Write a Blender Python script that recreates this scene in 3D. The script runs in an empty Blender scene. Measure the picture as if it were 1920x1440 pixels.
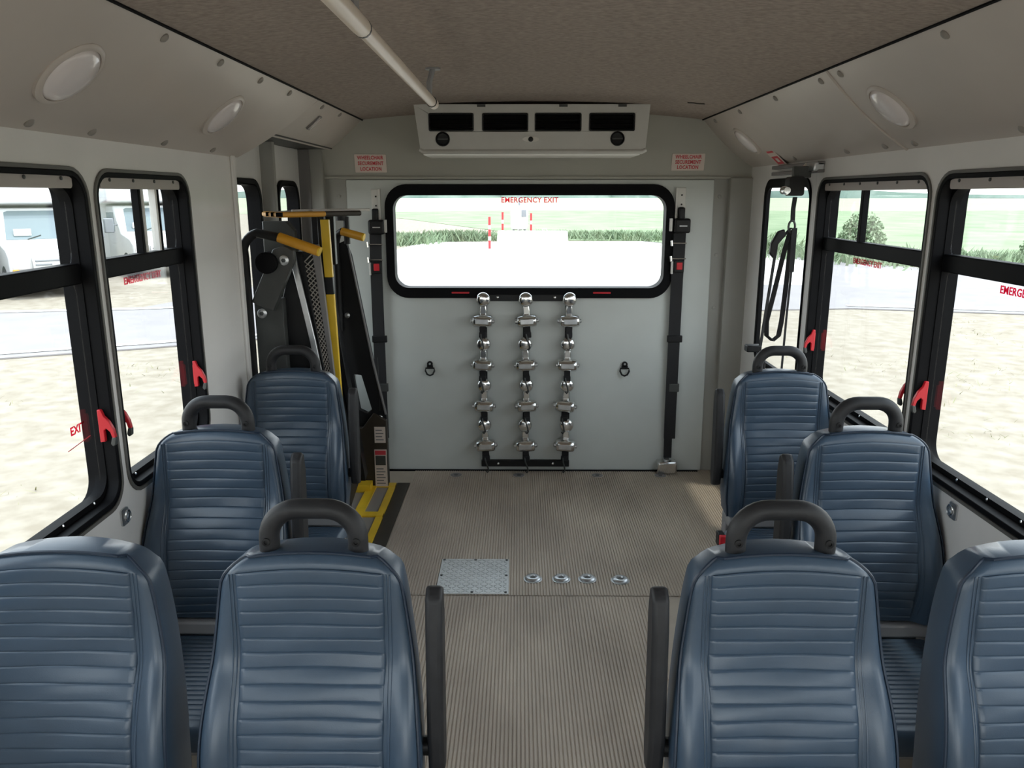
import bpy, bmesh, math, random
from mathutils import Vector, Matrix
from mathutils.geometry import tessellate_polygon
random.seed(7)
S = bpy.context.scene
COL = S.collection
R = math.radians

# ------------------------------------------------------------------ camera
F = 1480.0
PITCH = math.atan(355 / F)
cam_d = bpy.data.cameras.new('camera')
cam_d.sensor_width = 36.0
cam_d.lens = F / 1920 * 36.0
cam_d.clip_start = 0.02
cam_d.clip_end = 3000
cam = bpy.data.objects.new('camera', cam_d)
COL.objects.link(cam)
cam.location = (-0.07, 0, 1.61)
cam.rotation_euler = (math.pi / 2 - PITCH, 0, math.atan(13 / (F / math.cos(PITCH))))
S.camera = cam

# ------------------------------------------------------------------ sky, sun, exposure
w = bpy.data.worlds.new('hazy_sky'); S.world = w; w.use_nodes = True
nt = w.node_tree; nt.nodes.clear()
out = nt.nodes.new('ShaderNodeOutputWorld'); bg = nt.nodes.new('ShaderNodeBackground')
tc = nt.nodes.new('ShaderNodeTexCoord'); sep = nt.nodes.new('ShaderNodeSeparateXYZ')
rmp = nt.nodes.new('ShaderNodeValToRGB')
rmp.color_ramp.elements[0].position = 0.0; rmp.color_ramp.elements[0].color = (1.0, 1.0, 1.0, 1)
rmp.color_ramp.elements[1].position = 0.6; rmp.color_ramp.elements[1].color = (0.78, 0.88, 1.0, 1)
nt.links.new(tc.outputs['Generated'], sep.inputs[0]); nt.links.new(sep.outputs['Z'], rmp.inputs[0])
nt.links.new(rmp.outputs[0], bg.inputs[0]); bg.inputs[1].default_value = 2.1
nt.links.new(bg.outputs[0], out.inputs[0])
sun_d = bpy.data.lights.new('sun', 'SUN'); sun_d.energy = 1.6; sun_d.angle = R(2.5); sun_d.color = (1.0, 0.95, 0.86)
sun = bpy.data.objects.new('sun', sun_d); COL.objects.link(sun)
sun.rotation_euler = (R(4), R(11), 0)      # almost overhead, a little to the right of the bus
S.view_settings.view_transform = 'Standard'; S.view_settings.look = 'None'
S.view_settings.gamma = 1.0; S.view_settings.use_curve_mapping = False
S.view_settings.exposure = 0.86
S.cycles.use_denoising = True
S.cycles.max_bounces = 10; S.cycles.diffuse_bounces = 6; S.cycles.transparent_max_bounces = 16
S.cycles.caustics_reflective = False; S.cycles.caustics_refractive = False
S.cycles.sample_clamp_indirect = 6.0

# ------------------------------------------------------------------ materials
def mat(name, col, rough=0.5, metal=0.0, var=0.0, scale=8.0, col2=None, bump=0.0, bscale=None, spec=0.5, stretch=None, coat=0.0, detail=4.0):
    m = bpy.data.materials.new(name); m.use_nodes = True
    n = m.node_tree.nodes; l = m.node_tree.links; p = n['Principled BSDF']
    p.inputs['Base Color'].default_value = (*col, 1); p.inputs['Roughness'].default_value = rough
    p.inputs['Metallic'].default_value = metal; p.inputs['Specular IOR Level'].default_value = spec
    p.inputs['Coat Weight'].default_value = coat
    if var or col2 or bump:
        t = n.new('ShaderNodeTexCoord'); mp = n.new('ShaderNodeMapping')
        if stretch: mp.inputs['Scale'].default_value = stretch
        l.new(t.outputs['Object'], mp.inputs[0])
    if var or col2:
        z = n.new('ShaderNodeTexNoise'); z.inputs['Scale'].default_value = scale; z.inputs['Detail'].default_value = detail
        l.new(mp.outputs[0], z.inputs['Vector'])
        r = n.new('ShaderNodeValToRGB'); r.color_ramp.elements[0].position = 0.32; r.color_ramp.elements[1].position = 0.68
        c2 = col2 or tuple(min(1, c * (1 + var)) for c in col)
        c1 = col if col2 else tuple(c * (1 - var) for c in col)
        r.color_ramp.elements[0].color = (*c1, 1); r.color_ramp.elements[1].color = (*c2, 1)
        l.new(z.outputs['Fac'], r.inputs[0]); l.new(r.outputs[0], p.inputs['Base Color'])
    if bump:
        b = n.new('ShaderNodeBump'); b.inputs['Strength'].default_value = bump; b.inputs['Distance'].default_value = 0.003
        z2 = n.new('ShaderNodeTexNoise'); z2.inputs['Scale'].default_value = bscale or 200; z2.inputs['Detail'].default_value = 2
        l.new(mp.outputs[0], z2.inputs['Vector']); l.new(z2.outputs['Fac'], b.inputs['Height']); l.new(b.outputs[0], p.inputs['Normal'])
    return m

def glass_mat(name, tint):
    m = bpy.data.materials.new(name); m.use_nodes = True
    n = m.node_tree.nodes; l = m.node_tree.links; n.clear()
    o = n.new('ShaderNodeOutputMaterial'); mx = n.new('ShaderNodeMixShader')
    tr = n.new('ShaderNodeBsdfTransparent'); tr.inputs[0].default_value = (*tint, 1)
    gl = n.new('ShaderNodeBsdfGlossy'); gl.inputs['Roughness'].default_value = 0.02
    lw = n.new('ShaderNodeLayerWeight'); lw.inputs[0].default_value = 0.5      # Schlick reflectance of a thin sheet
    pw = n.new('ShaderNodeMath'); pw.operation = 'POWER'; pw.inputs[1].default_value = 5.0
    ma = n.new('ShaderNodeMath'); ma.operation = 'MULTIPLY_ADD'; ma.inputs[1].default_value = 0.8; ma.inputs[2].default_value = 0.02
    l.new(lw.outputs['Facing'], pw.inputs[0]); l.new(pw.outputs[0], ma.inputs[0]); l.new(ma.outputs[0], mx.inputs[0]); l.new(tr.outputs[0], mx.inputs[1]); l.new(gl.outputs[0], mx.inputs[2]); l.new(mx.outputs[0], o.inputs[0])
    return m

M = dict(
    wall=mat('fibreglass_grey', (0.80, 0.785, 0.765), 0.42, var=0.05, scale=2.5, bump=0.03, bscale=60),
    panel=mat('rear_panel_grey', (0.60, 0.63, 0.61), 0.34, var=0.04, scale=3.0),
    post=mat('corner_post_grey', (0.36, 0.355, 0.325), 0.5, var=0.05, scale=3.0),
    header=mat('rear_header_grey', (0.42, 0.41, 0.365), 0.5, var=0.04, scale=3.0),  # darker than the panel below: weaker light up here is painted in
    cove=mat('cove_grey', (0.58, 0.52, 0.475), 0.36, var=0.05, scale=2.0),
    ceil=mat('ceiling_carpet', (0.285, 0.238, 0.215), 0.95, col2=(0.41, 0.347, 0.307), scale=90, bump=0.6, bscale=200, spec=0.1, stretch=(0.6, 1, 1), detail=8),
    floor=mat('ribbed_vinyl', (0.38, 0.315, 0.255), 0.55, col2=(0.56, 0.475, 0.385), scale=3.0, bump=0.1, bscale=400, stretch=(1, 0.5, 1), detail=9),
    floor2=mat('smooth_vinyl', (0.46, 0.39, 0.31), 0.55, var=0.10, scale=6.0),
    vinyl=mat('blue_vinyl', (0.047, 0.075, 0.114), 0.29, var=0.10, scale=9, bump=0.06, bscale=420, spec=0.55),
    piping=mat('dark_blue_piping', (0.014, 0.026, 0.048), 0.45),
    shell=mat('grey_seat_shell', (0.30, 0.30, 0.31), 0.5, var=0.06),
    foam=mat('black_grip_foam', (0.020, 0.020, 0.022), 0.5, spec=0.35, var=0.15, scale=30, bump=0.05, bscale=300),
    rubber=mat('black_rubber', (0.006, 0.006, 0.007), 0.55, spec=0.08),
    blackm=mat('black_metal', (0.010, 0.010, 0.011), 0.42, var=0.1, spec=0.3),
    valance=mat('window_valance_grey', (0.46, 0.41, 0.385), 0.4),  # pale tone paints in the light reflected off the frame's top
    screw=mat('dull_screw', (0.30, 0.275, 0.25), 0.5),
    rim=mat('grey_window_rim', (0.12, 0.115, 0.105), 0.5),
    strand=mat('galvanised_strand', (0.42, 0.39, 0.36), 0.45),
    dgrey=mat('dark_grey_metal', (0.055, 0.058, 0.056), 0.42, var=0.12),
    mauve=mat('grey_lift_column', (0.20, 0.19, 0.19), 0.45, var=0.06),
    brown=mat('dark_brown_plate', (0.030, 0.022, 0.014), 0.5, var=0.2),
    web=mat('black_webbing', (0.012, 0.012, 0.014), 0.75, bump=0.3, bscale=500),
    chrome=mat('chrome', (0.78, 0.78, 0.77), 0.16, 1.0, var=0.06, scale=20),
    steel=mat('brushed_steel', (0.60, 0.61, 0.62), 0.34, 1.0, var=0.08, scale=30),
    plate=mat('tread_plate', (0.56, 0.56, 0.55), 0.42, 0.75, var=0.08, scale=16),
    yellow=mat('safety_yellow', (0.85, 0.55, 0.03), 0.42, var=0.08),
    orange=mat('safety_orange', (0.70, 0.33, 0.020), 0.42, var=0.08),
    red=mat('red_plastic', (0.60, 0.018, 0.030), 0.35),
    dred=mat('red_print', (0.62, 0.05, 0.07), 0.6),
    label=mat('white_label', (0.78, 0.76, 0.72), 0.5),
    pinklabel=mat('pale_label', (0.72, 0.62, 0.56), 0.5),
    lens=mat('lamp_lens', (0.80, 0.74, 0.74), 0.18, coat=0.4),
    white=mat('white_plastic', (0.74, 0.73, 0.70), 0.4),
    cream=mat('cream_rail', (0.80, 0.70, 0.60), 0.32),
    ac=mat('air_unit_grey', (0.62, 0.61, 0.58), 0.38, var=0.03),
    glass=glass_mat('window_glass', (0.95, 0.97, 0.96)),
    film=glass_mat('red_film', (0.80, 0.12, 0.22)),
    sand=mat('dry_ground', (0.255, 0.22, 0.172), 0.95, col2=(0.345, 0.308, 0.255), scale=5.0, detail=14, spec=0.1),
    road=mat('pale_asphalt', (0.29, 0.272, 0.275), 0.9, var=0.06, scale=1.5, spec=0.1),
    gravel=mat('white_gravel', (0.72, 0.70, 0.66), 0.95, var=0.06, scale=2, spec=0.1),  # near-white colour stands in for overexposed open ground
    line=mat('road_line', (0.85, 0.84, 0.80), 0.8),
    grass=mat('green_weeds', (0.17, 0.235, 0.13), 0.9, col2=(0.27, 0.325, 0.205), scale=0.35, detail=8, spec=0.1),
    tuft=mat('dry_tufts', (0.22, 0.24, 0.11), 0.9, col2=(0.36, 0.33, 0.20), scale=1.5, spec=0.1),
    leaf=mat('weed_leaves', (0.15, 0.215, 0.125), 0.8, col2=(0.24, 0.29, 0.18), scale=1.2, spec=0.2),
    field=mat('pale_field', (0.29, 0.33, 0.22), 0.95, col2=(0.35, 0.375, 0.26), scale=0.05, spec=0.05),
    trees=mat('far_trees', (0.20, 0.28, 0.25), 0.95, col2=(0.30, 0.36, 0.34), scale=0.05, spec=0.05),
    buswhite=mat('white_paint', (0.66, 0.66, 0.66), 0.3, var=0.02, coat=0.3),
    busglass=mat('bus_windscreen', (0.16, 0.20, 0.22), 0.08, spec=0.9),
    busgrey=mat('bus_grey_trim', (0.22, 0.23, 0.25), 0.4),
    tyre=mat('tyre_rubber', (0.03, 0.03, 0.032), 0.8),
    concrete=mat('pale_concrete', (0.70, 0.68, 0.65), 0.9, var=0.05, scale=3),
)

# ------------------------------------------------------------------ builders
class MB:
    def __init__(s): s.v = []; s.f = []
    def add(s, vs, fs):
        o = len(s.v); s.v += [tuple(p) for p in vs]; s.f += [tuple(i + o for i in f) for f in fs]; return s
    def box(s, x0, x1, y0, y1, z0, z1, mtx=None):
        vs = [Vector(p) for p in ((x0,y0,z0),(x1,y0,z0),(x1,y1,z0),(x0,y1,z0),(x0,y0,z1),(x1,y0,z1),(x1,y1,z1),(x0,y1,z1))]
        if mtx: vs = [mtx @ p for p in vs]
        return s.add(vs, [(0,3,2,1),(4,5,6,7),(0,1,5,4),(1,2,6,5),(2,3,7,6),(3,0,4,7)])
    def prism(s, outer, to3, t0, t1, holes=()):
        """outline (a,b) with holes, given a thickness from t0 to t1; to3(a,b,t) -> xyz"""
        loops = [list(outer)] + [list(h) for h in holes]
        flat = [q for lp in loops for q in lp]; n = len(flat)
        tris = tessellate_polygon([[Vector((a, b, 0)) for a, b in lp] for lp in loops])
        vs = [to3(a, b, t0) for a, b in flat] + [to3(a, b, t1) for a, b in flat]
        fs = [tuple(t) for t in tris] + [tuple(i + n for i in reversed(t)) for t in tris]
        k = 0
        for lp in loops:
            m = len(lp)
            for i in range(m):
                j = (i + 1) % m; fs.append((k + i, k + j, n + k + j, n + k + i))
            k += m
        return s.add(vs, fs)
    def tube(s, pts, r, n=10, closed=False, caps=True, flat=None):
        pts = [Vector(p) for p in pts]; m = len(pts); rings = []; prev = None
        for i, p in enumerate(pts):
            if closed: t = pts[(i + 1) % m] - pts[i - 1]
            else: t = pts[min(i + 1, m - 1)] - pts[max(i - 1, 0)]
            t.normalize()
            if prev is None:
                a = Vector((0, 0, 1)) if abs(t.z) < 0.9 else Vector((1, 0, 0)); nrm = (a - t * a.dot(t)).normalized()
            else:
                nrm = prev - t * prev.dot(t); nrm.normalize()
            prev = nrm; b = t.cross(nrm); rr = r[i] if isinstance(r, (list, tuple)) else r
            rings.append([p + nrm * math.cos(q * 2 * math.pi / n) * rr + b * math.sin(q * 2 * math.pi / n) * rr for q in range(n)])
        vs = [q for ring in rings for q in ring]; fs = []
        for i in range(m if closed else m - 1):
            j = (i + 1) % m
            for q in range(n): fs.append((i*n+q, i*n+(q+1)%n, j*n+(q+1)%n, j*n+q))
        if caps and not closed: fs += [tuple(reversed(range(n))), tuple(range((m-1)*n, m*n))]
        return s.add(vs, fs)
    def strap(s, pts, w, th, wdir):
        """flat webbing of width w along wdir, thickness th, through pts"""
        pts = [Vector(p) for p in pts]; wd = Vector(wdir).normalized(); m = len(pts); vs = []
        for i, p in enumerate(pts):
            t = (pts[min(i+1, m-1)] - pts[max(i-1, 0)]).normalized(); nn = t.cross(wd).normalized()
            vs += [p + wd*w/2 + nn*th/2, p - wd*w/2 + nn*th/2, p - wd*w/2 - nn*th/2, p + wd*w/2 - nn*th/2]
        fs = [(0,1,2,3), tuple(reversed(range((m-1)*4, m*4)))]
        for i in range(m-1):
            for q in range(4): fs.append((i*4+q, (i+1)*4+q, (i+1)*4+(q+1)%4, i*4+(q+1)%4))
        return s.add(vs, fs)
    def lathe(s, prof, mtx=None, n=20):
        """prof: (radius, height) revolved about local z"""
        mtx = mtx or Matrix(); vs = []; fs = []; m = len(prof)
        for r, h in prof:
            for q in range(n):
                a = q * 2 * math.pi / n; vs.append(mtx @ Vector((r*math.cos(a), r*math.sin(a), h)))
        for i in range(m-1):
            for q in range(n): fs.append((i*n+q, i*n+(q+1)%n, (i+1)*n+(q+1)%n, (i+1)*n+q))
        fs += [tuple(reversed(range(n))), tuple(range((m-1)*n, m*n))]
        return s.add(vs, fs)
    def grid(s, fn, us, vs_, flip=False):
        nu, nv = len(us), len(vs_); pts = [fn(u, v) for v in vs_ for u in us]; fs = []
        for j in range(nv-1):
            for i in range(nu-1):
                q = (j*nu+i, j*nu+i+1, (j+1)*nu+i+1, (j+1)*nu+i); fs.append(tuple(reversed(q)) if flip else q)
        return s.add(pts, fs)
    def build(s, name, m, parent=None, bevel=0, smooth=35, seg=2):
        me = bpy.data.meshes.new(name); me.from_pydata(s.v, [], s.f); me.validate()
        bm = bmesh.new(); bm.from_mesh(me); bmesh.ops.recalc_face_normals(bm, faces=bm.faces); bm.to_mesh(me); bm.free()
        me.materials.append(M[m] if isinstance(m, str) else m)
        if smooth:
            me.shade_smooth(); me.set_sharp_from_angle(angle=R(smooth))
        o = bpy.data.objects.new(name, me); COL.objects.link(o)
        if parent: o.parent = parent
        if bevel:
            b = o.modifiers.new('bevel', 'BEVEL'); b.width = bevel; b.segments = seg; b.limit_method = 'ANGLE'; b.angle_limit = R(40)
        return o

def tag(o, label, cat=None, group=None, kind=None):
    o['label'] = label
    if cat: o['category'] = cat
    if group: o['group'] = group
    if kind: o['kind'] = kind
    return o
def thing(name, loc, label, cat, group=None, rz=0, kind=None):
    o = bpy.data.objects.new(name, None); o.empty_display_size = 0.05; COL.objects.link(o)
    o.location = loc; o.rotation_euler = (0, 0, rz)
    return tag(o, label, cat, group, kind)
def struct(o, label): o['kind'] = 'structure'; o['label'] = label; return o
def copy_tree(o, parent=None):
    c = o.copy(); COL.objects.link(c); c.parent = parent
    for ch in list(o.children): copy_tree(ch, c)
    return c
def share(src, name, parent, loc=(0, 0, 0), rot=None):
    c = src.copy(); c.name = name; COL.objects.link(c); c.parent = parent; c.location = loc
    if rot: c.rotation_euler = rot
    return c
def rrect(a0, a1, b0, b1, r, n=6):
    pts = []
    for (ca, cb, st) in ((a1-r, b1-r, 0), (a0+r, b1-r, 90), (a0+r, b0+r, 180), (a1-r, b0+r, 270)):
        for k in range(n+1):
            t = R(st + 90*k/n); pts.append((ca + r*math.cos(t), cb + r*math.sin(t)))
    return pts
def circ(ca, cb, r, n=20, rb=None): return [(ca + r*math.cos(k*2*math.pi/n), cb + (rb or r)*math.sin(k*2*math.pi/n)) for k in range(n)]
def text(body, size, name, m, parent, mtx, sx=1.0):
    """flat lettering as a thin mesh; mtx maps text plane (x right, y up) into the parent's frame"""
    cu = bpy.data.curves.new(name, 'FONT'); cu.body = body; cu.size = size; cu.align_x = 'CENTER'; cu.align_y = 'CENTER'
    cu.extrude = 0.0006; cu.resolution_u = 2; cu.space_character = 1.05; cu.offset = size * 0.022
    tmp = bpy.data.objects.new('tmp', cu); COL.objects.link(tmp)
    me = bpy.data.meshes.new_from_object(tmp.evaluated_get(bpy.context.evaluated_depsgraph_get()))
    bpy.data.objects.remove(tmp); bpy.data.curves.remove(cu)
    me.transform(mtx @ Matrix.Diagonal((sx, 1, 1, 1)))
    me.materials.clear(); me.materials.append(M[m]); me.name = name
    o = bpy.data.objects.new(name, me); COL.objects.link(o); o.parent = parent
    return o
YZ = lambda a, b, t: (t, a, b)      # outline in (y,z), thickness along x
XZ = lambda a, b, t: (a, t, b)      # outline in (x,z), thickness along y
XY = lambda a, b, t: (a, b, t)      # outline in (x,y), thickness along z

# ================================================================== ROOM SHELL
WX = 1.205           # inner face of the side walls
YB = 4.5            # rear wall
YF = -1.9           # front end of the saloon
ZB, ZT = 0.757, 1.672
LW = [(2.16, 2.775), (1.16, 2.12), (0.15, 1.10), (-0.84, 0.11), (-1.80, -0.88)]
RW = [(3.545, 4.18), (2.52, 3.465), (1.51, 2.48), (0.51, 1.46), (-0.48, 0.47), (-1.47, -0.52)]
LEND = 3.235         # where the left wall stops at the lift doorway
RC = 0.075

def wall(name, sx, y0, y1, wins, label, x=WX, z0=0, z1=1.775):
    mb = MB()
    mb.prism([(y0, z0), (y1, z0), (y1, z1), (y0, z1)], lambda a, b, t: (sx*(x+t), a, b), 0, 0.07,
             [rrect(a, b, ZB, ZT, RC) for a, b in wins])
    return struct(mb.build(name, 'wall', bevel=0.004), label)
wl = wall('wall_left', -1, YF, LEND, LW, 'light grey fibreglass left side wall with rounded window openings')
wr = wall('wall_right', 1, YF, 3.505, RW[1:], 'light grey fibreglass right side wall with rounded window openings')
MB().prism([(3.505, 0), (YB+0.07, 0), (YB+0.07, 1.775), (3.505, 1.775)], lambda a, b, t: (WX+t, a, b), 0, 0.010, [rrect(RW[0][0], RW[0][1], ZB, ZT, RC)]).build('rear_section', 'wall', wr, 0.002)
# seams of the wall skin: thin raised cover strips are parts of the wall
MB().box(-WX, -WX+0.012, LEND-0.03, LEND+0.004, 0.0, 1.76).build('edge_trim', 'wall', wl, 0.004)

# ribbed floor: ribs along the bus
def ribbed(mb, x0, x1, y0, y1, pitch=0.0125, h=0.0036):
    n = int(round((x1-x0)/pitch)); p = (x1-x0)/n; xs = []; zs = []
    for i in range(n):
        for (f, z) in ((0.0, 0), (0.22, 0), (0.34, h), (0.88, h)): xs.append(x0+(i+f)*p); zs.append(z)
    xs.append(x1); zs.append(0)
    m = len(xs)
    return mb.add([(x, y0, z) for x, z in zip(xs, zs)] + [(x, y1, z) for x, z in zip(xs, zs)],
                  [(i, i+1, m+i+1, m+i) for i in range(m-1)])
fl = MB().box(-1.32, 1.26, YF-0.05, YB+0.07, -0.08, -0.0005).build('floor', 'floor2')
struct(fl, 'worn beige vinyl bus floor with lengthwise ribs')
ribbed(MB(), -0.452, 0.452, YF, 2.955).build('ribbed_runner', 'floor', fl, smooth=0)
ribbed(MB(), -0.69, WX, 2.962, YB).build('ribbed_runner', 'floor', fl, smooth=0)
ribbed(MB(), -WX, -0.456, 2.2, 2.955).build('ribbed_runner', 'floor', fl, smooth=0)
ribbed(MB(), -WX, -0.694, 2.962, 3.33).build('ribbed_runner', 'floor', fl, smooth=0)

# crowned carpet ceiling
CE, CX = 1.998, 0.905
def ceil_z(x): return CE + 0.045*(1-(x/CX)**2)
us = [-CX + 2*CX*i/16 for i in range(17)]
mb = MB().grid(lambda u, v: (u, v, ceil_z(u)), us, [YF, YB+0.05])
mb.grid(lambda u, v: (u, v, ceil_z(u)+0.04), us, [YF, YB+0.05], True)
ce = struct(mb.build('ceiling', 'ceil'), 'grey brown carpet covered ceiling')
MB().box(-1.32, 1.27, YF, YB+0.07, 2.09, 2.13).build('roof_skin', 'wall', ce)
# black seam beads between carpet and cove
for s in (-1, 1):
    MB().tube([(s*CX, YF, CE-0.001), (s*CX, YB-0.05, CE-0.001)], 0.005, 6).build('edge_bead', 'rubber', ce)

# coves (sloping panels between wall and ceiling)
cv_in, cv_out = (CX+0.004, CE), (WX, 1.755)
def cove(name, s, y0, y1, label, lo=cv_out, y1lo=None, m='cove', bulge=0.014, y0lo=None):
    def fn(u, v, off=0.0):
        a = 0.5; x = cv_in[0] + (lo[0]-cv_in[0])*u; z = cv_in[1] + (lo[1]-cv_in[1])*u
        b = bulge*4*u*(1-u) - off
        yy0 = y0 + ((y0lo if y0lo is not None else y0)-y0)*u; yy1 = y1 + ((y1lo if y1lo is not None else y1)-y1)*u
        return (s*(x - b*0.67), yy0 + (yy1-yy0)*v, z - b*0.74)
    mb = MB(); ts = [i/10 for i in range(11)]
    n = 11
    mb.grid(lambda u, v: fn(u, v), ts, [0, 1]); mb.grid(lambda u, v: fn(u, v, 0.02), ts, [0, 1], True)
    # close ends
    o = len(mb.v)
    for i in range(10):
        mb.f.append((i, i+1, 22+i+1, 22+i)); mb.f.append((11+i, 11+i+1, 33+i+1, 33+i))
    mb.f.append((0, 11, 33, 22)); mb.f.append((10, 21, 43, 32))
    return struct(mb.build(name, m), label), fn
c1, f1 = cove('trim_1', -1, YF, 3.48, 'sloping grey cove panel above the left windows', y1lo=LEND+0.06)
c2, f2 = cove('trim_2', -1, 3.50, YB+0.03, 'narrow pinkish cove panel above the lift doorway', lo=(1.10, 1.845), bulge=0.004, y0lo=3.36)
c3, f3 = cove('trim_3', 1, YF, 2.69, 'sloping grey cove panel above the front right windows', y1lo=2.71)
c4, f4 = cove('trim_4', 1, 2.69, YB+0.03, 'sloping grey cove panel in the right rear corner', y0lo=2.71)
MB().tube([f4(i/10, 0) for i in range(11)], 0.006, 6).build('seam_strip', 'cove', c4)
# soffit above the lift doors
struct(MB().box(-1.30, -1.085, LEND-0.02, YB+0.05, 1.85, 1.90).build('trim_5', 'dgrey'), 'dark lift doorway head above the doors')

# button screws on the coves
screw0 = None
def screws(parent, fn, spots):
    global screw0
    for (u, v) in spots:
        p = Vector(fn(u, v)); q = Vector(fn(u, v, 0.01)); n = (p-q).normalized()
        rot = n.to_track_quat('Z', 'Y').to_euler()
        if screw0 is None:
            screw0 = MB().lathe([(0.013, -0.002), (0.013, 0.002), (0.009, 0.006), (0.003, 0.008)], n=12).build('screw', 'screw', parent); o = screw0
        else: o = share(screw0, 'screw', parent)
        o.location = p; o.rotation_euler = rot
def yv(y, y0, y1): return (y-y0)/(y1-y0)
screws(c1, f1, [(0.07, yv(y, YF, 3.48)) for y in (1.25, 1.62, 2.05, 2.42, 2.78, 3.12)] + [(0.93, yv(y, YF, 3.28)) for y in (1.35, 1.85, 2.12, 2.55, 2.95)])
screws(c3, f3, [(0.08, yv(y, YF, 2.69)) for y in (1.6, 2.0, 2.62)] + [(0.93, yv(y, YF, 2.69)) for y in (1.55, 2.05, 2.60)])
screws(c4, f4, [(0.08, yv(y, 2.69, YB)) for y in (2.78, 3.25, 3.75, 4.2)] + [(0.92, yv(y, 2.69, YB)) for y in (2.80, 3.12, 3.7)])
screws(c2, f2, [(0.1, 0.12), (0.1, 0.45)])

# rear wall: outer skin with window hole, smooth door-like panel, corner posts and header
RWIN = (-0.795, 0.772, 1.055, 1.652)    # rear window opening
mb = MB().prism([(-1.31, -0.05), (1.26, -0.05), (1.26, 2.06), (-1.31, 2.06)], XZ, YB, YB+0.05, [rrect(RWIN[0], RWIN[1], RWIN[2], RWIN[3], 0.11)])
wb = struct(mb.build('wall_back', 'post'), 'grey rear wall with a wide emergency window')
MB().prism([(-1.02, 0.005), (1.02, 0.005), (1.005, 1.69), (-1.025, 1.69)], XZ, YB-0.014, YB+0.001, [rrect(RWIN[0], RWIN[1], RWIN[2], RWIN[3], 0.11)]).build('rear_panel', 'panel', wb, 0.004)
hd = MB().grid(lambda u, v: (u, YB-0.012-0.10*v**1.4, 1.702+0.34*v), [-1.31, -1.0, 0, 1.0, 1.24], [0, 0.25, 0.5, 0.75, 1.0])
hd.box(-1.31, 1.24, YB-0.028, YB, 1.694, 1.706)
struct(hd.build('trim_9', 'header'), 'grey header panel above the rear window leaning into the bus')
struct(MB().box(1.085, 1.24, YB-0.05, YB+0.01, 0, 1.70).build('trim_10', 'post', None, 0.006), 'grey corner post right of the rear panel')
struct(MB().box(-1.31, -1.14, YB-0.05, YB+0.01, 0, 1.86).build('trim_11', 'post', None, 0.006), 'grey corner post behind the lift')
for (x, z) in ((1.04, 1.60), (1.04, 1.28), (1.045, 0.98), (-1.07, 1.60)):
    MB().lathe([(0.010, -0.003), (0.010, 0.003), (0.004, 0.005)], Matrix.Translation((x, YB-0.003, z)) @ Matrix.Rotation(R(90), 4, 'X'), 12).build('screw', 'post', wb)
MB().box(-1.0, 1.0, YB-0.03, YB-0.013, 0.0, 0.007).build('sill_gasket', 'rubber', wb)

# unseen front bulkhead behind the camera; windscreen opening enlarged to admit more light
mb = MB().prism([(-1.31, -0.05), (1.26, -0.05), (1.26, 2.06), (-1.31, 2.06)], XZ, YF-0.05, YF, [rrect(-1.15, 1.15, 0.30, 1.85, 0.1)])
wf = struct(mb.build('wall_front', 'wall'), 'grey front end of the saloon with a wide windscreen opening')

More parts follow.
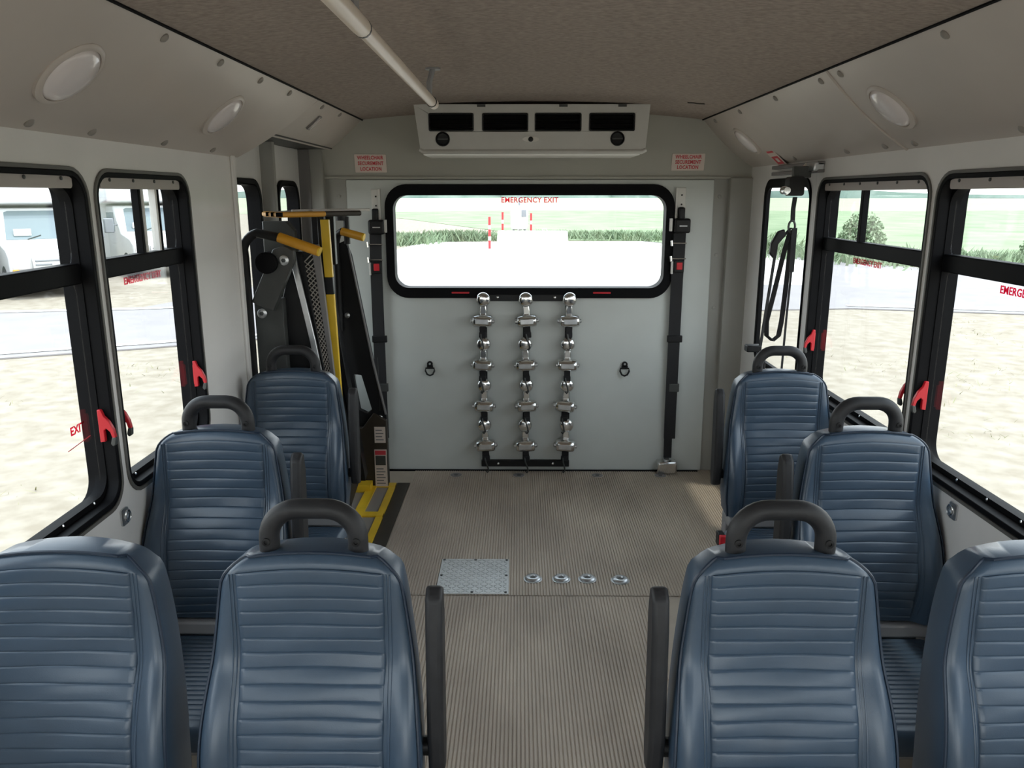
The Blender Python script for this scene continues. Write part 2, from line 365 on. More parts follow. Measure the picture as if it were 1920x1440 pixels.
# ------------------------------------------------------------------ windows
def latch(parent, x, y, z, s, dirn):
    """red release handle on a jamb, its hook curving towards the aisle"""
    q = lambda a, b, t: (x - s*a, y + dirn*t, z+b)
    o = MB().prism([(-0.006, 0.048), (0.004, 0.048), (0.010, 0.030), (0.024, 0.014), (0.034, -0.008), (0.038, -0.034), (0.029, -0.036), (0.024, -0.016), (0.014, -0.006), (0.008, -0.012), (0.008, -0.044), (-0.006, -0.046)], q, 0.004, 0.016).build('latch_handle', 'red', parent, 0.002)
    MB().prism(rrect(-0.011, 0.002, -0.040, 0.034, 0.004), q, -0.001, 0.005).build('latch_plate', 'red', o)
    MB().prism([(0.028, -0.030), (0.039, -0.030), (0.037, -0.052), (0.028, -0.058), (0.022, -0.050)], q, 0.003, 0.017).build('latch_grip', 'dgrey', o, 0.003)
win_n = [0]
def side_window(s, y0, y1, label, mull=(), decal=None, latches=True, exit_mark=False, plain=False):
    win_n[0] += 1
    t = thing('window_%d' % win_n[0], (s*WX, (y0+y1)/2, ZB), label, 'window'); t['kind'] = 'structure'
    del t['category']
    ox, oy, oz = s*WX, (y0+y1)/2, ZB
    def P(a, b, d): return (s*d, a-oy, b-oz)       # d: outward from the inner wall face
    e = 0.0015
    if plain:      # fixed single pane set almost flush with the wall
        MB().prism(rrect(y0+e, y1-e, ZB+e, ZT-e, RC-e), P, -0.006, 0.014, [rrect(y0+0.010, y1-0.010, ZB+0.012, ZT-0.012, RC-0.012)]).build('frame', 'rubber', t, 0.003)
        MB().prism(rrect(y0+0.001, y1+0.025, ZB-0.014, ZT+0.014, RC+0.01), P, -0.008, -0.0003, [rrect(y0+0.006, y1-0.006, ZB+0.008, ZT-0.03, RC-0.01)]).build('rim', 'rubber', t, 0.002)
        MB().prism(rrect(y0+0.008, y1-0.008, ZB+0.010, ZT-0.010, RC-0.01), P, 0.004, 0.007).build('pane', 'glass', t, smooth=0)
        return t
    MB().prism(rrect(y0+e, y1-e, ZB+e, ZT-e, RC-e), P, -0.004, 0.085, [rrect(y0+0.016, y1-0.016, ZB+0.018, ZT-0.016, RC-0.016)]).build('frame', 'rubber', t, 0.003)
    MB().prism(rrect(y0+0.014, y1-0.014, ZB+0.016, ZT-0.014, RC-0.014), P, 0.030, 0.062, [rrect(y0+0.019, y1-0.019, ZB+0.034, ZT-0.044, RC-0.022)]).build('sash', 'rubber', t, 0.003)
    MB().prism(rrect(y0+0.05, y1-0.05, ZT-0.046, ZT-0.014, 0.010), P, 0.006, 0.031).build('valance', 'valance', t, 0.003)
    MB().prism(rrect(y0-0.006, y1+0.006, ZB-0.010, ZT+0.008, RC+0.006), P, -0.006, -0.0003, [rrect(y0+0.002, y1-0.002, ZB+0.002, ZT-0.002, RC-0.002)]).build('rim', 'rim', t, 0.002)
    # screws of the valance and the sill
    n = max(3, int((y1-y0)/0.14))
    for k in range(n):
        yy = y0+0.10+(y1-y0-0.2)*k/(n-1)
        sc = MB().lathe([(0.0055, -0.001), (0.0055, 0.003), (0.002, 0.005)], Matrix.Translation((s*0.030, yy-oy, ZB-oz+0.027)) @ Matrix.Rotation(R(-90*s), 4, 'Y'), 8).build('screw', 'chrome', t)
        sc2 = MB().lathe([(0.005, -0.001), (0.005, 0.003), (0.002, 0.004)], Matrix.Translation((s*0.006, yy-oy, ZT-oz-0.022)) @ Matrix.Rotation(R(-90*s), 4, 'Y'), 8).build('screw', 'dgrey', t)
    rz = 1.407
    MB().box(s*0.028 if s > 0 else -0.066, 0.066 if s > 0 else -0.028, y0+0.02-oy, y1-0.02-oy, rz-0.028-oz, rz+0.026-oz).build('rail', 'rubber', t, 0.004)
    lo = MB().prism(rrect(y0+0.022, y1-0.022, ZB+0.03, rz-0.012, 0.045), P, 0.046, 0.049).build('lower_pane', 'glass', t, smooth=0)
    up = MB().prism(rrect(y0+0.022, y1-0.022, rz+0.010, ZT-0.036, 0.045), P, 0.046, 0.049).build('upper_pane', 'glass', t, smooth=0)
    for (m, wd, mm) in mull:
        MB().box(*(sorted((s*0.034, s*0.058))), m-wd/2-oy, m+wd/2-oy, rz+0.015-oz, ZT-0.04-oz).build('mullion', mm, t, 0.002)
    if decal is not None:
        # reads from inside the bus
        rot = Matrix(((0, 0, -s, 0), (-s*1.0, 0, 0, 0), (0, 1, 0, 0), (0, 0, 0, 1)))
        text('EMERGENCY EXIT', 0.030, 'lettering', 'film', lo, Matrix.Translation((s*0.0445, decal-oy, 1.357-oz)) @ rot)
        if exit_mark:
            text('EXIT', 0.032, 'lettering', 'film', lo, Matrix.Translation((s*0.0445, y1-0.105-oy, 1.0-oz)) @ rot)
            MB().tube([(s*0.044, y1-0.16-oy, 0.955-oz), (s*0.044, y1-0.05-oy, 0.965-oz)], 0.0012, 5).build('arrow_line', 'dred', lo)
    if latches:
        for (yy, dn) in ((y0+0.016, 1), (y1-0.016, -1)): latch(t, s*0.022, yy-oy, 0.985-oz, s, dn)
    return t
side_window(-1, *LW[0], 'left window beside the lift doorway with two slim vertical bars', [(2.49, 0.016, 'rubber'), (2.512, 0.012, 'white'), (2.605, 0.012, 'white'), (2.622, 0.010, 'rubber')], 2.48)
side_window(-1, *LW[1], 'left window at the near edge of the picture with white bus behind', [(1.6, 0.02, 'rubber')], 1.55, exit_mark=True)
for k, wv in enumerate(LW[2:]):
    side_window(-1, *wv, 'front left window beside the aisle rows number %s from the rear' % ('three', 'four', 'five')[k], [], None, False)
side_window(1, *RW[0], 'narrow right rear window behind the hanging black straps', [], None, False, plain=True)
side_window(1, *RW[1], 'middle right window with a black vertical bar in its top pane', [(3.105, 0.026, 'rubber')], 3.03)
side_window(1, *RW[2], 'right window cut by the picture edge beside the nearest seats', [(1.97, 0.02, 'rubber')], 2.05)
for k, wv in enumerate(RW[3:]):
    side_window(1, *wv, 'front right window number %s counted from the rear' % ('four', 'five', 'six')[k], [], None, False)

# rear emergency window
t = thing('window_20', (0, YB, RWIN[2]), 'wide rear emergency window in a thick black rubber frame', 'window'); t['kind'] = 'structure'; del t['category']
oz = RWIN[2]
P = lambda a, b, d: (a, d, b-oz)
x0, x1, z0, z1 = RWIN
MB().prism(rrect(x0-0.018, x1+0.018, z0-0.016, z1+0.014, 0.12, 8), P, -0.034, 0.06, [rrect(x0+0.028, x1-0.028, z0+0.042, z1-0.046, 0.075, 8)]).build('frame', 'rubber', t, 0.008, seg=3)
g = MB().prism(rrect(x0+0.01, x1-0.01, z0+0.02, z1-0.02, 0.08, 8), P, 0.018, 0.022).build('pane', 'glass', t, smooth=0)
text('EMERGENCY EXIT', 0.040, 'lettering', 'film', g, Matrix.Translation((-0.01, 0.015, 1.580-oz)) @ Matrix.Rotation(R(90), 4, 'X'), 0.95)
for xx in (-0.40, 0.40):
    o = MB().box(xx-0.05, xx+0.05, -0.040, -0.028, 0.010, 0.020).build('release_pull', 'red', t, 0.003)
# pane filling the enlarged, unseen windscreen opening
t = thing('window_21', (0, YF, 0.30), 'front windscreen pane', 'window'); t['kind'] = 'structure'; del t['category']
MB().prism(rrect(-1.15, 1.15, 0, 1.55, 0.1), XZ, -0.03, -0.025).build('pane', 'glass', t, smooth=0)

# ------------------------------------------------------------------ lift doors (left rear)
def lift_door(n, y0, y1, wy0, wy1, label):
    t = thing('door_%d' % n, (-1.27, (y0+y1)/2, 0), label, 'door'); t['kind'] = 'structure'; del t['category']
    oy = (y0+y1)/2; P = lambda a, b, d: (-d, a-oy, b)
    wz0, wz1 = 0.62, 1.668
    MB().prism([(y0, 0.01), (y1, 0.01), (y1, 1.85), (y0, 1.85)], P, 0, 0.045, [rrect(wy0, wy1, wz0, wz1, 0.09)]).build('leaf', 'wall', t, 0.004)
    MB().prism(rrect(wy0-0.012, wy1+0.012, wz0-0.012, wz1+0.012, 0.10), P, -0.016, 0.05, [rrect(wy0+0.016, wy1-0.016, wz0+0.016, wz1-0.016, 0.075)]).build('window_gasket', 'rubber', t, 0.004)
    MB().prism(rrect(wy0+0.01, wy1-0.01, wz0+0.01, wz1-0.01, 0.08), P, 0.02, 0.024).build('pane', 'glass', t, smooth=0)
    return t
d1 = lift_door(1, LEND+0.02, 3.80, 3.27, 3.72, 'left lift door leaf next to the side wall')
d2 = lift_door(2, 3.90, 4.46, 4.00, 4.36, 'left lift door leaf next to the rear corner')
struct(MB().box(-1.275, -1.21, 3.785, 3.825, 0, 1.85).box(-1.29, -1.24, 3.825, 3.90, 0, 1.85).build('trim_6', 'post', None, 0.004), 'dark upright seal between the two lift doors')
struct(MB().box(-1.31, -1.21, 4.44, 4.475, 0, 1.85).build('trim_7', 'mauve', None, 0.004), 'dark rear jamb of the lift doorway')
struct(MB().box(-1.30, -1.265, LEND-0.03, LEND+0.02, 0, 1.85).build('trim_8', 'wall', None, 0.004), 'grey front jamb of the lift doorway')

# ================================================================== PASSENGER SEATS
ZTOP, ZLOW = 0.922, 0.345
def lerp(a, b, t): return a + (b-a)*t
def sm(t): t = max(0.0, min(1.0, t)); return t*t*(3-2*t)
def half_w(d):                     # half width of the backrest at depth d below its top
    base = lerp(0.176, 0.221, sm(0.25+0.75*d/0.44)*1.18-0.18) - 0.010*sm((d-0.48)/0.1)
    r = 0.058
    if d < r: base = base - r + math.sqrt(max(0, r*r - (r-d)**2))
    return base
def prof(d):                       # front surface, y in seat space (towards the camera is negative)
    q = d-0.225; t = min(1, (q + math.sqrt(q*q+0.0005))/2/0.24); return -0.048 - 0.006*min(1, d/0.22) - 0.076*(1-(1-t)**2) + 0.016*sm((d-0.47)/0.11)
def crown(x, d): return -0.020*(x/0.17)**2*max(0, 1-d/0.10)
PW = 0.148                         # half width of the ribbed panel
def bolster(x, d):
    a = (abs(x)-PW)/0.055
    return 0.030*sm((d-0.06)/0.38)*math.sin(math.pi*min(1, max(0, a*0.62)))
DEPTHS = [0, 0.0015, 0.005, 0.011, 0.02, 0.032, 0.048, 0.066, 0.08] + [0.08 + 0.01657*i for i in range(1, 31)]
USE = [-1, -0.985, -0.95, -0.9, -0.84, -0.78, -0.72, -0.66, -0.55, -0.3, 0, 0.3, 0.55, 0.66, 0.72, 0.78, 0.84, 0.9, 0.95, 0.985, 1]
def back_front(u, d):
    x = u*half_w(d); edge = max(0, (abs(u)-0.90)/0.10)
    y = prof(d) - bolster(x, d) + 0.020*edge**2.5 + 0.018*max(0, 1-d/0.022)**2
    return (x, y, ZTOP - d + crown(x, d))
def back_rear(u, d):
    x = u*half_w(d)*0.97; return (x, 0.036 + 0.012*(1-u*u) - 0.055*sm((d-0.1)/0.4), ZTOP - d + crown(x, d) - 0.004*(d < 0.03))
def make_backrest(parent):
    mb = MB(); mb.grid(back_front, USE, DEPTHS); n = len(mb.v); mb.grid(back_rear, USE, DEPTHS, True)
    nu, nd = len(USE), len(DEPTHS)
    for j in range(nd-1):
        for i in (0, nu-1): mb.f.append((j*nu+i, (j+1)*nu+i, n+(j+1)*nu+i, n+j*nu+i))
    for i in range(nu-1):
        for j in (0, nd-1): mb.f.append((j*nu+i, j*nu+i+1, n+j*nu+i+1, n+j*nu+i))
    o = mb.build('backrest', 'vinyl', parent, smooth=50)
    pts = []
    for d in reversed(DEPTHS[1:]): p = back_front(-0.975, d); pts.append((p[0]*1.015, p[1]+0.001, p[2]))
    for u in [-0.9+0.1*i for i in range(19)]:
        p = back_front(u, 0.001); pts.append((u*half_w(0.004)*0.95, prof(0)+0.012, p[2]+0.002))
    for d in DEPTHS[1:]: p = back_front(0.975, d); pts.append((p[0]*1.015, p[1]+0.001, p[2]))
    MB().tube(pts, 0.0034, 6).build('piping', 'piping', o)
    return o
RIB = 0.0294
def make_panel(parent):
    ds = []; d = 0.030
    k = 0
    while d < ZTOP-ZLOW-0.012:
        for f in (0, 0.06, 0.16, 0.5, 0.84, 0.95):
            q = d + f*RIB
            if q < ZTOP-ZLOW-0.010: ds.append(q)
        d += RIB
    xs = [-1, -0.985, -0.96, -0.9, -0.6, -0.3, 0, 0.3, 0.6, 0.9, 0.96, 0.985, 1]
    def fn(u, d):
        w = min(PW, half_w(d)-0.012); x = u*w
        ph = ((d-0.030)/RIB) % 1.0
        puff = 0.0027*max(0, math.sin(math.pi*min(1, ph*1.0)))**0.25
        e = abs(u); side = 0.004 if e < 0.97 else (-0.004 if e > 0.99 else 0.001)
        wob = 0.0016*math.sin(x*23 + d*61)*sm(d/0.2)
        return (x, prof(d) - side - puff*(1 if e < 0.95 else 0.3) + wob, ZTOP - d + crown(x, d)*0.8 + 0.0035*math.cos(x*10))
    return MB().grid(fn, xs, ds).build('ribbed_panel', 'vinyl', parent, smooth=60)
def make_seams(parent):
    for s in (-1, 1):
        for k, off in enumerate((0.004, 0.011)):
            pts = []
            for d in [0.030+0.02*i for i in range(27)]:
                w = min(PW, half_w(d)-0.012)+off; pts.append((s*w, prof(d)-bolster(w, d)-0.0005, ZTOP-d+crown(w, d)*0.8))
            MB().tube(pts, 0.0016, 5).build('seam', 'vinyl', parent)
def make_cushion(parent):
    fy, ry = -0.54, -0.120
    def fn(u, v):
        x = u*(0.218-0.012*max(0, (v-0.8)/0.2)**2); e = max(abs(u), 0); y = lerp(ry, fy, v)
        z = 0.287 - 0.022*max(0, (e-0.8)/0.2)**2.2 - 0.030*max(0, (v-0.86)/0.14)**2
        if e < 0.7: z += 0.004*abs(math.sin((v)*math.pi*20))**0.6
        return (x, y, z)
    us = [-1, -0.97, -0.9, -0.82, -0.71, -0.69, -0.3, 0, 0.3, 0.69, 0.71, 0.82, 0.9, 0.97, 1]; vs = [i/80 for i in range(81)]
    mb = MB().grid(fn, us, vs); n = len(mb.v); nu, nv = len(us), len(vs)
    mb.grid(lambda u, v: (u*0.21, lerp(ry, fy+0.01, v), 0.195), us, vs, True)
    for j in range(nv-1):
        for i in (0, nu-1): mb.f.append((j*nu+i, (j+1)*nu+i, n+(j+1)*nu+i, n+j*nu+i))
    for i in range(nu-1):
        for j in (0, nv-1): mb.f.append((j*nu+i, j*nu+i+1, n+j*nu+i+1, n+j*nu+i))
    return mb.build('seat_cushion', 'vinyl', parent, smooth=50)
def make_handle(parent):
    w, h, r = 0.0895, 1.022-0.021, 0.062
    pts = [(-w, 0, 0.87), (-w, 0, 0.90), (-w, 0, h-r)]
    for k in range(1, 9): a = R(180-90*k/8); pts.append((-w+r+r*math.cos(a), 0, h-r+r*math.sin(a)))
    for k in range(0, 9): a = R(90-90*k/8); pts.append((w-r+r*math.cos(a), 0, h-r+r*math.sin(a)))
    pts += [(w, 0, 0.90), (w, 0, 0.87)]
    o = MB().tube(pts, 0.0205, 14).build('grab_handle', 'foam', parent, smooth=60)
    for s in (-1, 1):
        MB().lathe([(0.0085, 0), (0.0085, 0.004), (0.004, 0.0045), (0.0035, 0.002)], Matrix.Translation((s*w, -0.0195, 0.938)) @ Matrix.Rotation(R(90), 4, 'X'), 12).build('bolt', 'blackm', o)
    return o
def make_armrest(parent, s):
    """flip-up arm folded upright at the aisle side; s = side in x"""
    x = s*0.246
    out = [(-0.085, 0.46), (-0.045, 0.45), (-0.030, 0.49), (-0.012, 0.80), (-0.020, 0.845), (-0.045, 0.858), (-0.070, 0.84), (-0.085, 0.76), (-0.100, 0.55)]
    o = MB().prism(out, lambda a, b, t: (x+t, a, b), -0.017, 0.017).build('armrest', 'foam', parent, 0.010, seg=3)
    MB().lathe([(0.020, -0.03), (0.020, 0.03)], Matrix.Translation((x-s*0.014, -0.055, 0.50)) @ Matrix.Rotation(R(90), 4, 'Y'), 14).build('pivot', 'blackm', o)
    return o
def make_base(parent):
    MB().box(-0.205, 0.205, -0.50, -0.06, 0.160, 0.194).build('seat_frame', 'shell', parent, 0.006)
    MB().box(-0.200, 0.200, -0.128, -0.05, 0.292, 0.336).box(-0.20, 0.20, -0.07, -0.02, 0.18, 0.33).build('frame_bar', 'shell', parent, 0.008)
    MB().prism([(x, z) for x, z in ((-0.19, 0.35), (0.19, 0.35), (0.165, 0.80), (0.13, 0.86), (-0.13, 0.86), (-0.165, 0.80))], XZ, -0.02, 0.030).build('back_shell', 'shell', parent, 0.008)
    for yy in (-0.42, -0.12):
        MB().box(-0.16, -0.12, yy-0.02, yy+0.02, 0.0, 0.165).box(-0.18, -0.10, yy-0.035, yy+0.035, 0.0, 0.012).build('leg', 'steel', parent, 0.004)
        MB().box(0.12, 0.16, yy-0.02, yy+0.02, 0.0, 0.165).box(0.10, 0.18, yy-0.035, yy+0.035, 0.0, 0.012).build('leg', 'steel', parent, 0.004)
GS = 'blue vinyl passenger seats'
seat0 = None; parts0 = {}
def seat(x, y, label, handle=True, arm=0):
    global seat0
    t = thing('passenger_seat', (x, y, 0), label, 'seat', GS)
    if not parts0:
        parts0['back'] = make_backrest(t); parts0['panel'] = make_panel(t); make_cushion(t); make_seams(t); make_base(t); parts0['root'] = t
        parts0['list'] = list(t.children)
    else:
        for ch in parts0['list']: copy_tree(ch, t)
    if handle:
        if 'handle' not in parts0: parts0['handle'] = make_handle(t)
        else: copy_tree(parts0['handle'], t)
    if arm:
        if arm not in parts0: parts0[arm] = make_armrest(t, arm)
        else: copy_tree(parts0[arm], t)
    return t
Y1, Y2, Y3 = 1.47, 2.30, 3.12
XS = 0.983
seat(-0.482, Y1, 'blue ribbed aisle seat, nearest on the left, with black grab handle', True, 1)
seat(-XS, Y1, 'blue ribbed seat in the lower left corner, without a handle', False)
seat(0.456, Y1, 'blue ribbed aisle seat, nearest on the right, with black grab handle', True, -1)
seat(XS, Y1, 'blue ribbed seat in the lower right corner, without a handle', False)
seat(-XS, Y2, 'blue single seat in the middle row under the left windows', True, 1)
seat(XS-0.003, Y2, 'blue single seat in the middle row under the right windows', True, -1)
r3l = seat(-XS, Y3, 'blue single seat on the left standing before the wheelchair lift', True, 1)
MB().tube([(0.245, -0.30, 0.315), (0.225, -0.40, 0.305), (0.195, -0.48, 0.30)], 0.007, 8).build('recline_lever', 'chrome', r3l)
r3 = seat(XS, Y3, 'blue single seat on the right below the hanging straps', True, -1)
# seat belt buckle hanging at the aisle side of the rear right seat
b = MB().strap([(-0.235, -0.16, 0.16), (-0.245, -0.20, 0.20), (-0.252, -0.22, 0.27)], 0.030, 0.004, (0.3, 1, 0)).build('belt_stalk', 'web', r3)
MB().box(-0.268, -0.242, -0.245, -0.200, 0.262, 0.315).build('belt_buckle', 'blackm', b, 0.004)
o = MB().box(-0.266, -0.240, -0.262, -0.243, 0.275, 0.315).build('release_button', 'red', b, 0.003); o['label'] = 'red belt release button'
# chrome lever under the rear left cushion edge is part of that seat row: belt tongues on the wall
for s, y, lab in ((-1, 2.11, 'small chrome belt anchor on the left wall below the pillar'), (1, 2.17, 'small chrome belt anchor on the right wall below the sill')):
    t = thing('belt_anchor', (s*WX, y, 0.71), lab, 'anchor', 'wall belt anchors')
    MB().prism(rrect(-0.02, 0.02, -0.025, 0.025, 0.008), YZ, *sorted((0, -s*0.005))).build('anchor_plate', 'steel', t)
    MB().lathe([(0.011, 0), (0.011, 0.014), (0.006, 0.016)], Matrix.Rotation(R(-90*s), 4, 'Y'), 6).build('bolt', 'chrome', t)
    MB().tube([Vector((-s*0.012, 0.016*math.cos(a), 0.002+0.016*math.sin(a))) for a in [k*math.pi/6 for k in range(12)]], 0.003, 6, True).build('ring', 'chrome', t)

# ================================================================== CEILING THINGS
# air conditioning unit
AY = 3.95
ac = thing('air_conditioner', (0, AY, 1.81), 'grey ceiling air conditioner with four black vents above the rear window', 'air conditioner')
holes = [rrect(a, b, 0.095, 0.178, 0.008) for a, b in ((-0.502, -0.287), (-0.246, -0.027), (0.005, 0.227), (0.264, 0.482))]
holes += [circ(-0.436, 0.059, 0.034), circ(0.401, 0.061, 0.034)]
face = [(-0.546, 0.018), (-0.53, 0.006), (0.52, 0.006), (0.537, 0.018), (0.553, 0.218), (-0.572, 0.218)]
MB().prism(face, XZ, 0, 0.012, holes).build('front_panel', 'ac', ac, 0.002)
mb = MB(); prof_b = [(0.012, 0.218), (0.012, 0.02), (0.03, 0.0), (0.08, -0.012), (0.40, -0.012), (0.50, -0.002), (0.50, 0.218)]
vs = []
for sx, xx in ((-1, -0.56), (1, 0.541)):
    vs += [(xx + (0.018 if sx < 0 else -0.018)*(1-(z/0.218 if z > 0 else 0)), y, z) for y, z in prof_b]
n = len(prof_b); mb.add(vs, [tuple(range(n)), tuple(reversed(range(n, 2*n)))] + [(i, i+1, n+i+1, n+i) for i in range(1, n-1)])
mb.build('housing', 'ac', ac, 0.006)
MB().tube([(-0.546, 0.006, 0.010), (-0.53, 0.0, 0.0), (0.52, 0.0, 0.0), (0.537, 0.006, 0.010)], 0.011, 10).build('lower_lip', 'ac', ac)
for a, b_ in ((-0.502, -0.287), (-0.246, -0.027), (0.005, 0.227), (0.264, 0.482)):
    v = MB().box(a-0.004, b_+0.004, 0.030, 0.034, 0.09, 0.182).build('vent', 'rubber', ac)
    MB().prism(rrect(a, b_, 0.095, 0.178, 0.008), XZ, -0.003, 0.03, [rrect(a+0.006, b_-0.006, 0.101, 0.172, 0.005)]).build('vent_frame', 'blackm', v)
    for k in range(4):
        zz = 0.112+0.018*k
        MB().box(a+0.005, b_-0.005, 0.004, 0.024, -0.0012, 0.0012, Matrix.Translation((0, 0, zz)) @ Matrix.Rotation(R(-28), 4, 'X')).build('slat', 'blackm', v)
for cx, cz in ((-0.436, 0.059), (0.401, 0.061)):
    v = MB().lathe([(0.034, 0.016), (0.034, -0.003), (0.030, -0.004), (0.026, 0.006), (0.006, 0.008)], Matrix.Translation((cx, 0, cz)) @ Matrix.Rotation(R(-90), 4, 'X'), 24).build('round_outlet', 'blackm', ac)
    MB().box(cx-0.025, cx+0.025, -0.001, 0.004, cz-0.003, cz+0.003).build('outlet_vane', 'dgrey', v)
bd = MB().prism(circ(-0.014, 0.058, 0.040, 24, 0.013), XZ, -0.004, 0.001).build('badge', 'label', ac)
MB().lathe([(0.012, 0), (0.012, 0.003), (0.008, 0.004)], Matrix.Translation((-0.014, -0.003, 0.058)) @ Matrix.Rotation(R(90), 4, 'X'), 16).build('badge_lock', 'blackm', bd)
for xx in (-0.25, 0.14, 0.42):
    MB().box(xx-0.02, xx+0.02, -0.006, 0.002, 0.205, 0.216).build('clip', 'dgrey', ac)

# ceiling hand rail
gr = thing('ceiling_grab_rail', (-0.38, 1.9, 1.93), 'cream tubular grab rail running lengthwise under the ceiling', 'grab rail')
MB().tube([(0, -1.6, 0), (0, -0.22, 0)], 0.0185, 14).build('tube', 'cream', gr)
MB().tube([(0, -0.225, 0), (0, 1.05, 0)], 0.0165, 14).build('tube', 'cream', gr)
MB().tube([(0, 1.05, 0), (0, 1.125, 0)], 0.0185, 14).build('end_cap', 'cream', gr)
MB().tube([(0, -0.228, 0), (0, -0.220, 0)], 0.0192, 14).build('joint_ring', 'dgrey', gr)
MB().tube([(0, 1.046, 0), (0, 1.052, 0)], 0.0192, 14).build('joint_ring', 'dgrey', gr)
for yy in (-0.30, 0.98):
    h = ceil_z(-0.38)-1.93
    b = MB().tube([(0, yy, 0), (0.0, yy, h*0.5), (0.012, yy+0.02, h)], 0.010, 10).build('bracket', 'shell', gr)
    MB().lathe([(0.026, h-0.006), (0.026, h)], Matrix.Translation((0.012, yy+0.02, 0)), 16).build('flange', 'shell', b)

# round cove lamps
def cove_lamp(s, fn, y, y0, y1, r, label, u=0.5):
    v = yv(y, y0, y1); p = Vector(fn(u, v)); q = Vector(fn(u, v, 0.01)); n = (p-q).normalized()
    t = thing('cove_lamp', p, label, 'lamp', 'round cove lamps'); t.rotation_euler = n.to_track_quat('Z', 'Y').to_euler()
    MB().lathe([(r+0.012, -0.006), (r+0.012, 0.003), (r+0.006, 0.008), (r-0.002, 0.008), (r-0.002, 0.0)], None, 32).build('bezel', 'cove', t, smooth=40)
    MB().lathe([(r-0.003, 0.0), (r-0.003, 0.006), (r*0.85, 0.013), (r*0.5, 0.019), (r*0.2, 0.021), (0.002, 0.0215)], None, 32).build('lens', 'lens', t, smooth=60)
    return t
cove_lamp(-1, f1, 1.885, YF, 3.48, 0.078, 'large round frosted lamp on the left cove, nearest the camera')
cove_lamp(-1, f1, 2.80, YF, 3.46, 0.078, 'round frosted lamp on the left cove nearer the lift doorway')
cove_lamp(1, f3, 2.50, YF, 2.69, 0.078, 'large round frosted lamp on the right cove, nearest the camera')
cove_lamp(1, f4, 4.05, 2.69, YB+0.03, 0.078, 'round frosted lamp on the right cove by the rear wall')
# small courtesy light above the lift
p = Vector(f2(0.45, 0.25)); q = Vector(f2(0.45, 0.25, 0.01)); n = (p-q).normalized()
t = thing('courtesy_light', p, 'small rectangular light on the cove above the lift', 'lamp'); t.rotation_euler = n.to_track_quat('Z', 'Y').to_euler()
MB().prism(rrect(-0.022, 0.022, -0.042, 0.042, 0.006), XY, -0.004, 0.008).build('base', 'mauve', t, 0.002)
MB().prism(rrect(-0.014, 0.014, -0.034, 0.034, 0.005), XY, 0.006, 0.014).build('lens', 'lens', t, 0.002)
# torn spot of dark glue on the ceiling
t = MB().prism([(0.69, 3.77), (0.715, 3.762), (0.735, 3.772), (0.765, 3.763), (0.772, 3.78), (0.745, 3.788), (0.725, 3.782), (0.70, 3.788)], lambda a, b, t: (a, b, ceil_z(a)-t), 0.0005, 0.004).build('ceiling_tear', 'brown')
tag(t, 'small dark torn mark on the carpet ceiling right of the air conditioner', 'tear')

# ================================================================== REAR WALL THINGS
def wall_sign(x0, x1, z0, z1, label):
    cx, cz = (x0+x1)/2, (z0+z1)/2; v = (cz-1.702)/0.34
    t = thing('wall_sign', (cx, YB-0.0135-0.10*v**1.4, cz), label, 'sign', 'wheelchair signs')
    w, h = (x1-x0)/2, (z1-z0)/2
    tilt = Matrix.Rotation(-math.atan(0.14*v**0.4/0.34*1.0), 4, 'X')
    t.rotation_euler = (math.atan(0.14*v**0.4/0.34), 0, 0)
    pl = MB().prism(rrect(-w, w, -h, h, 0.004), XZ, -0.004, 0.0).build('plate', 'pinklabel', t)
    mx = lambda z: Matrix.Translation((0, -0.0048, z)) @ Matrix.Rotation(R(90), 4, 'X')
    text('WHEELCHAIR', 0.0275, 'lettering', 'dred', t, mx(h*0.62), 0.80)
    text('SECUREMENT', 0.0275, 'lettering', 'dred', t, mx(0.0), 0.80)
    text('LOCATION', 0.0275, 'lettering', 'dred', t, mx(-h*0.62), 0.80)
    return t
wall_sign(-0.968, -0.795, 1.728, 1.825, 'white sign with red WHEELCHAIR SECUREMENT LOCATION lettering left of the air conditioner')
wall_sign(0.762, 0.940, 1.738, 1.828, 'white sign with red WHEELCHAIR SECUREMENT LOCATION lettering right of the air conditioner')
# sticker on the right cove
v = yv(3.90, 2.69, YB); p = Vector(f4(0.80, v)); q = Vector(f4(0.80, v, 0.01)); n = (p-q).normalized()
t = thing('cove_sticker', p, 'small sticker with red squares on the right rear cove', 'sticker')
t.rotation_euler = (n.to_track_quat('Z', 'Y') @ Matrix.Rotation(R(90), 3, 'Z').to_quaternion()).to_euler()
MB().prism(rrect(-0.075, 0.075, -0.060, 0.060, 0.003), XY, 0.0, 0.002).build('backing', 'pinklabel', t)
for a, b_ in ((-0.068, -0.006), (0.006, 0.068)): MB().prism(rrect(a+0.006, b_-0.006, -0.045, 0.045, 0.002), XY, 0.002, 0.003, [rrect(a+0.018, b_-0.018, -0.022, 0.022, 0.002)]).build('red_square', 'dred', t)

# tie-down storage rack: top and bottom bar with three uprights
XC = (-0.268, -0.028, 0.212)
rk = thing('tie_down_rack', (0, YB-0.014, 0.02), 'black bar frame on the rear panel that carries the chrome tie-downs', 'rack')
YR = 0.0
MB().box(-0.29, 0.232, -0.022, -0.0005, 1.002, 1.040).build('top_bar', 'blackm', rk, 0.003)
MB().box(-0.29, 0.232, -0.022, -0.0005, 0.012, 0.052).build('bottom_bar', 'blackm', rk, 0.003)
for xc in XC: MB().box(xc-0.017, xc+0.017, -0.018, -0.0005, 0.045, 1.01).build('upright', 'blackm', rk, 0.003)
for xx in (-0.19, 0.135):
    for zz in (1.024, 0.032): MB().lathe([(0.007, 0), (0.007, 0.003), (0.003, 0.005)], Matrix.Translation((xx, -0.0215, zz)) @ Matrix.Rotation(R(90), 4, 'X'), 10).build('screw', 'chrome', rk)
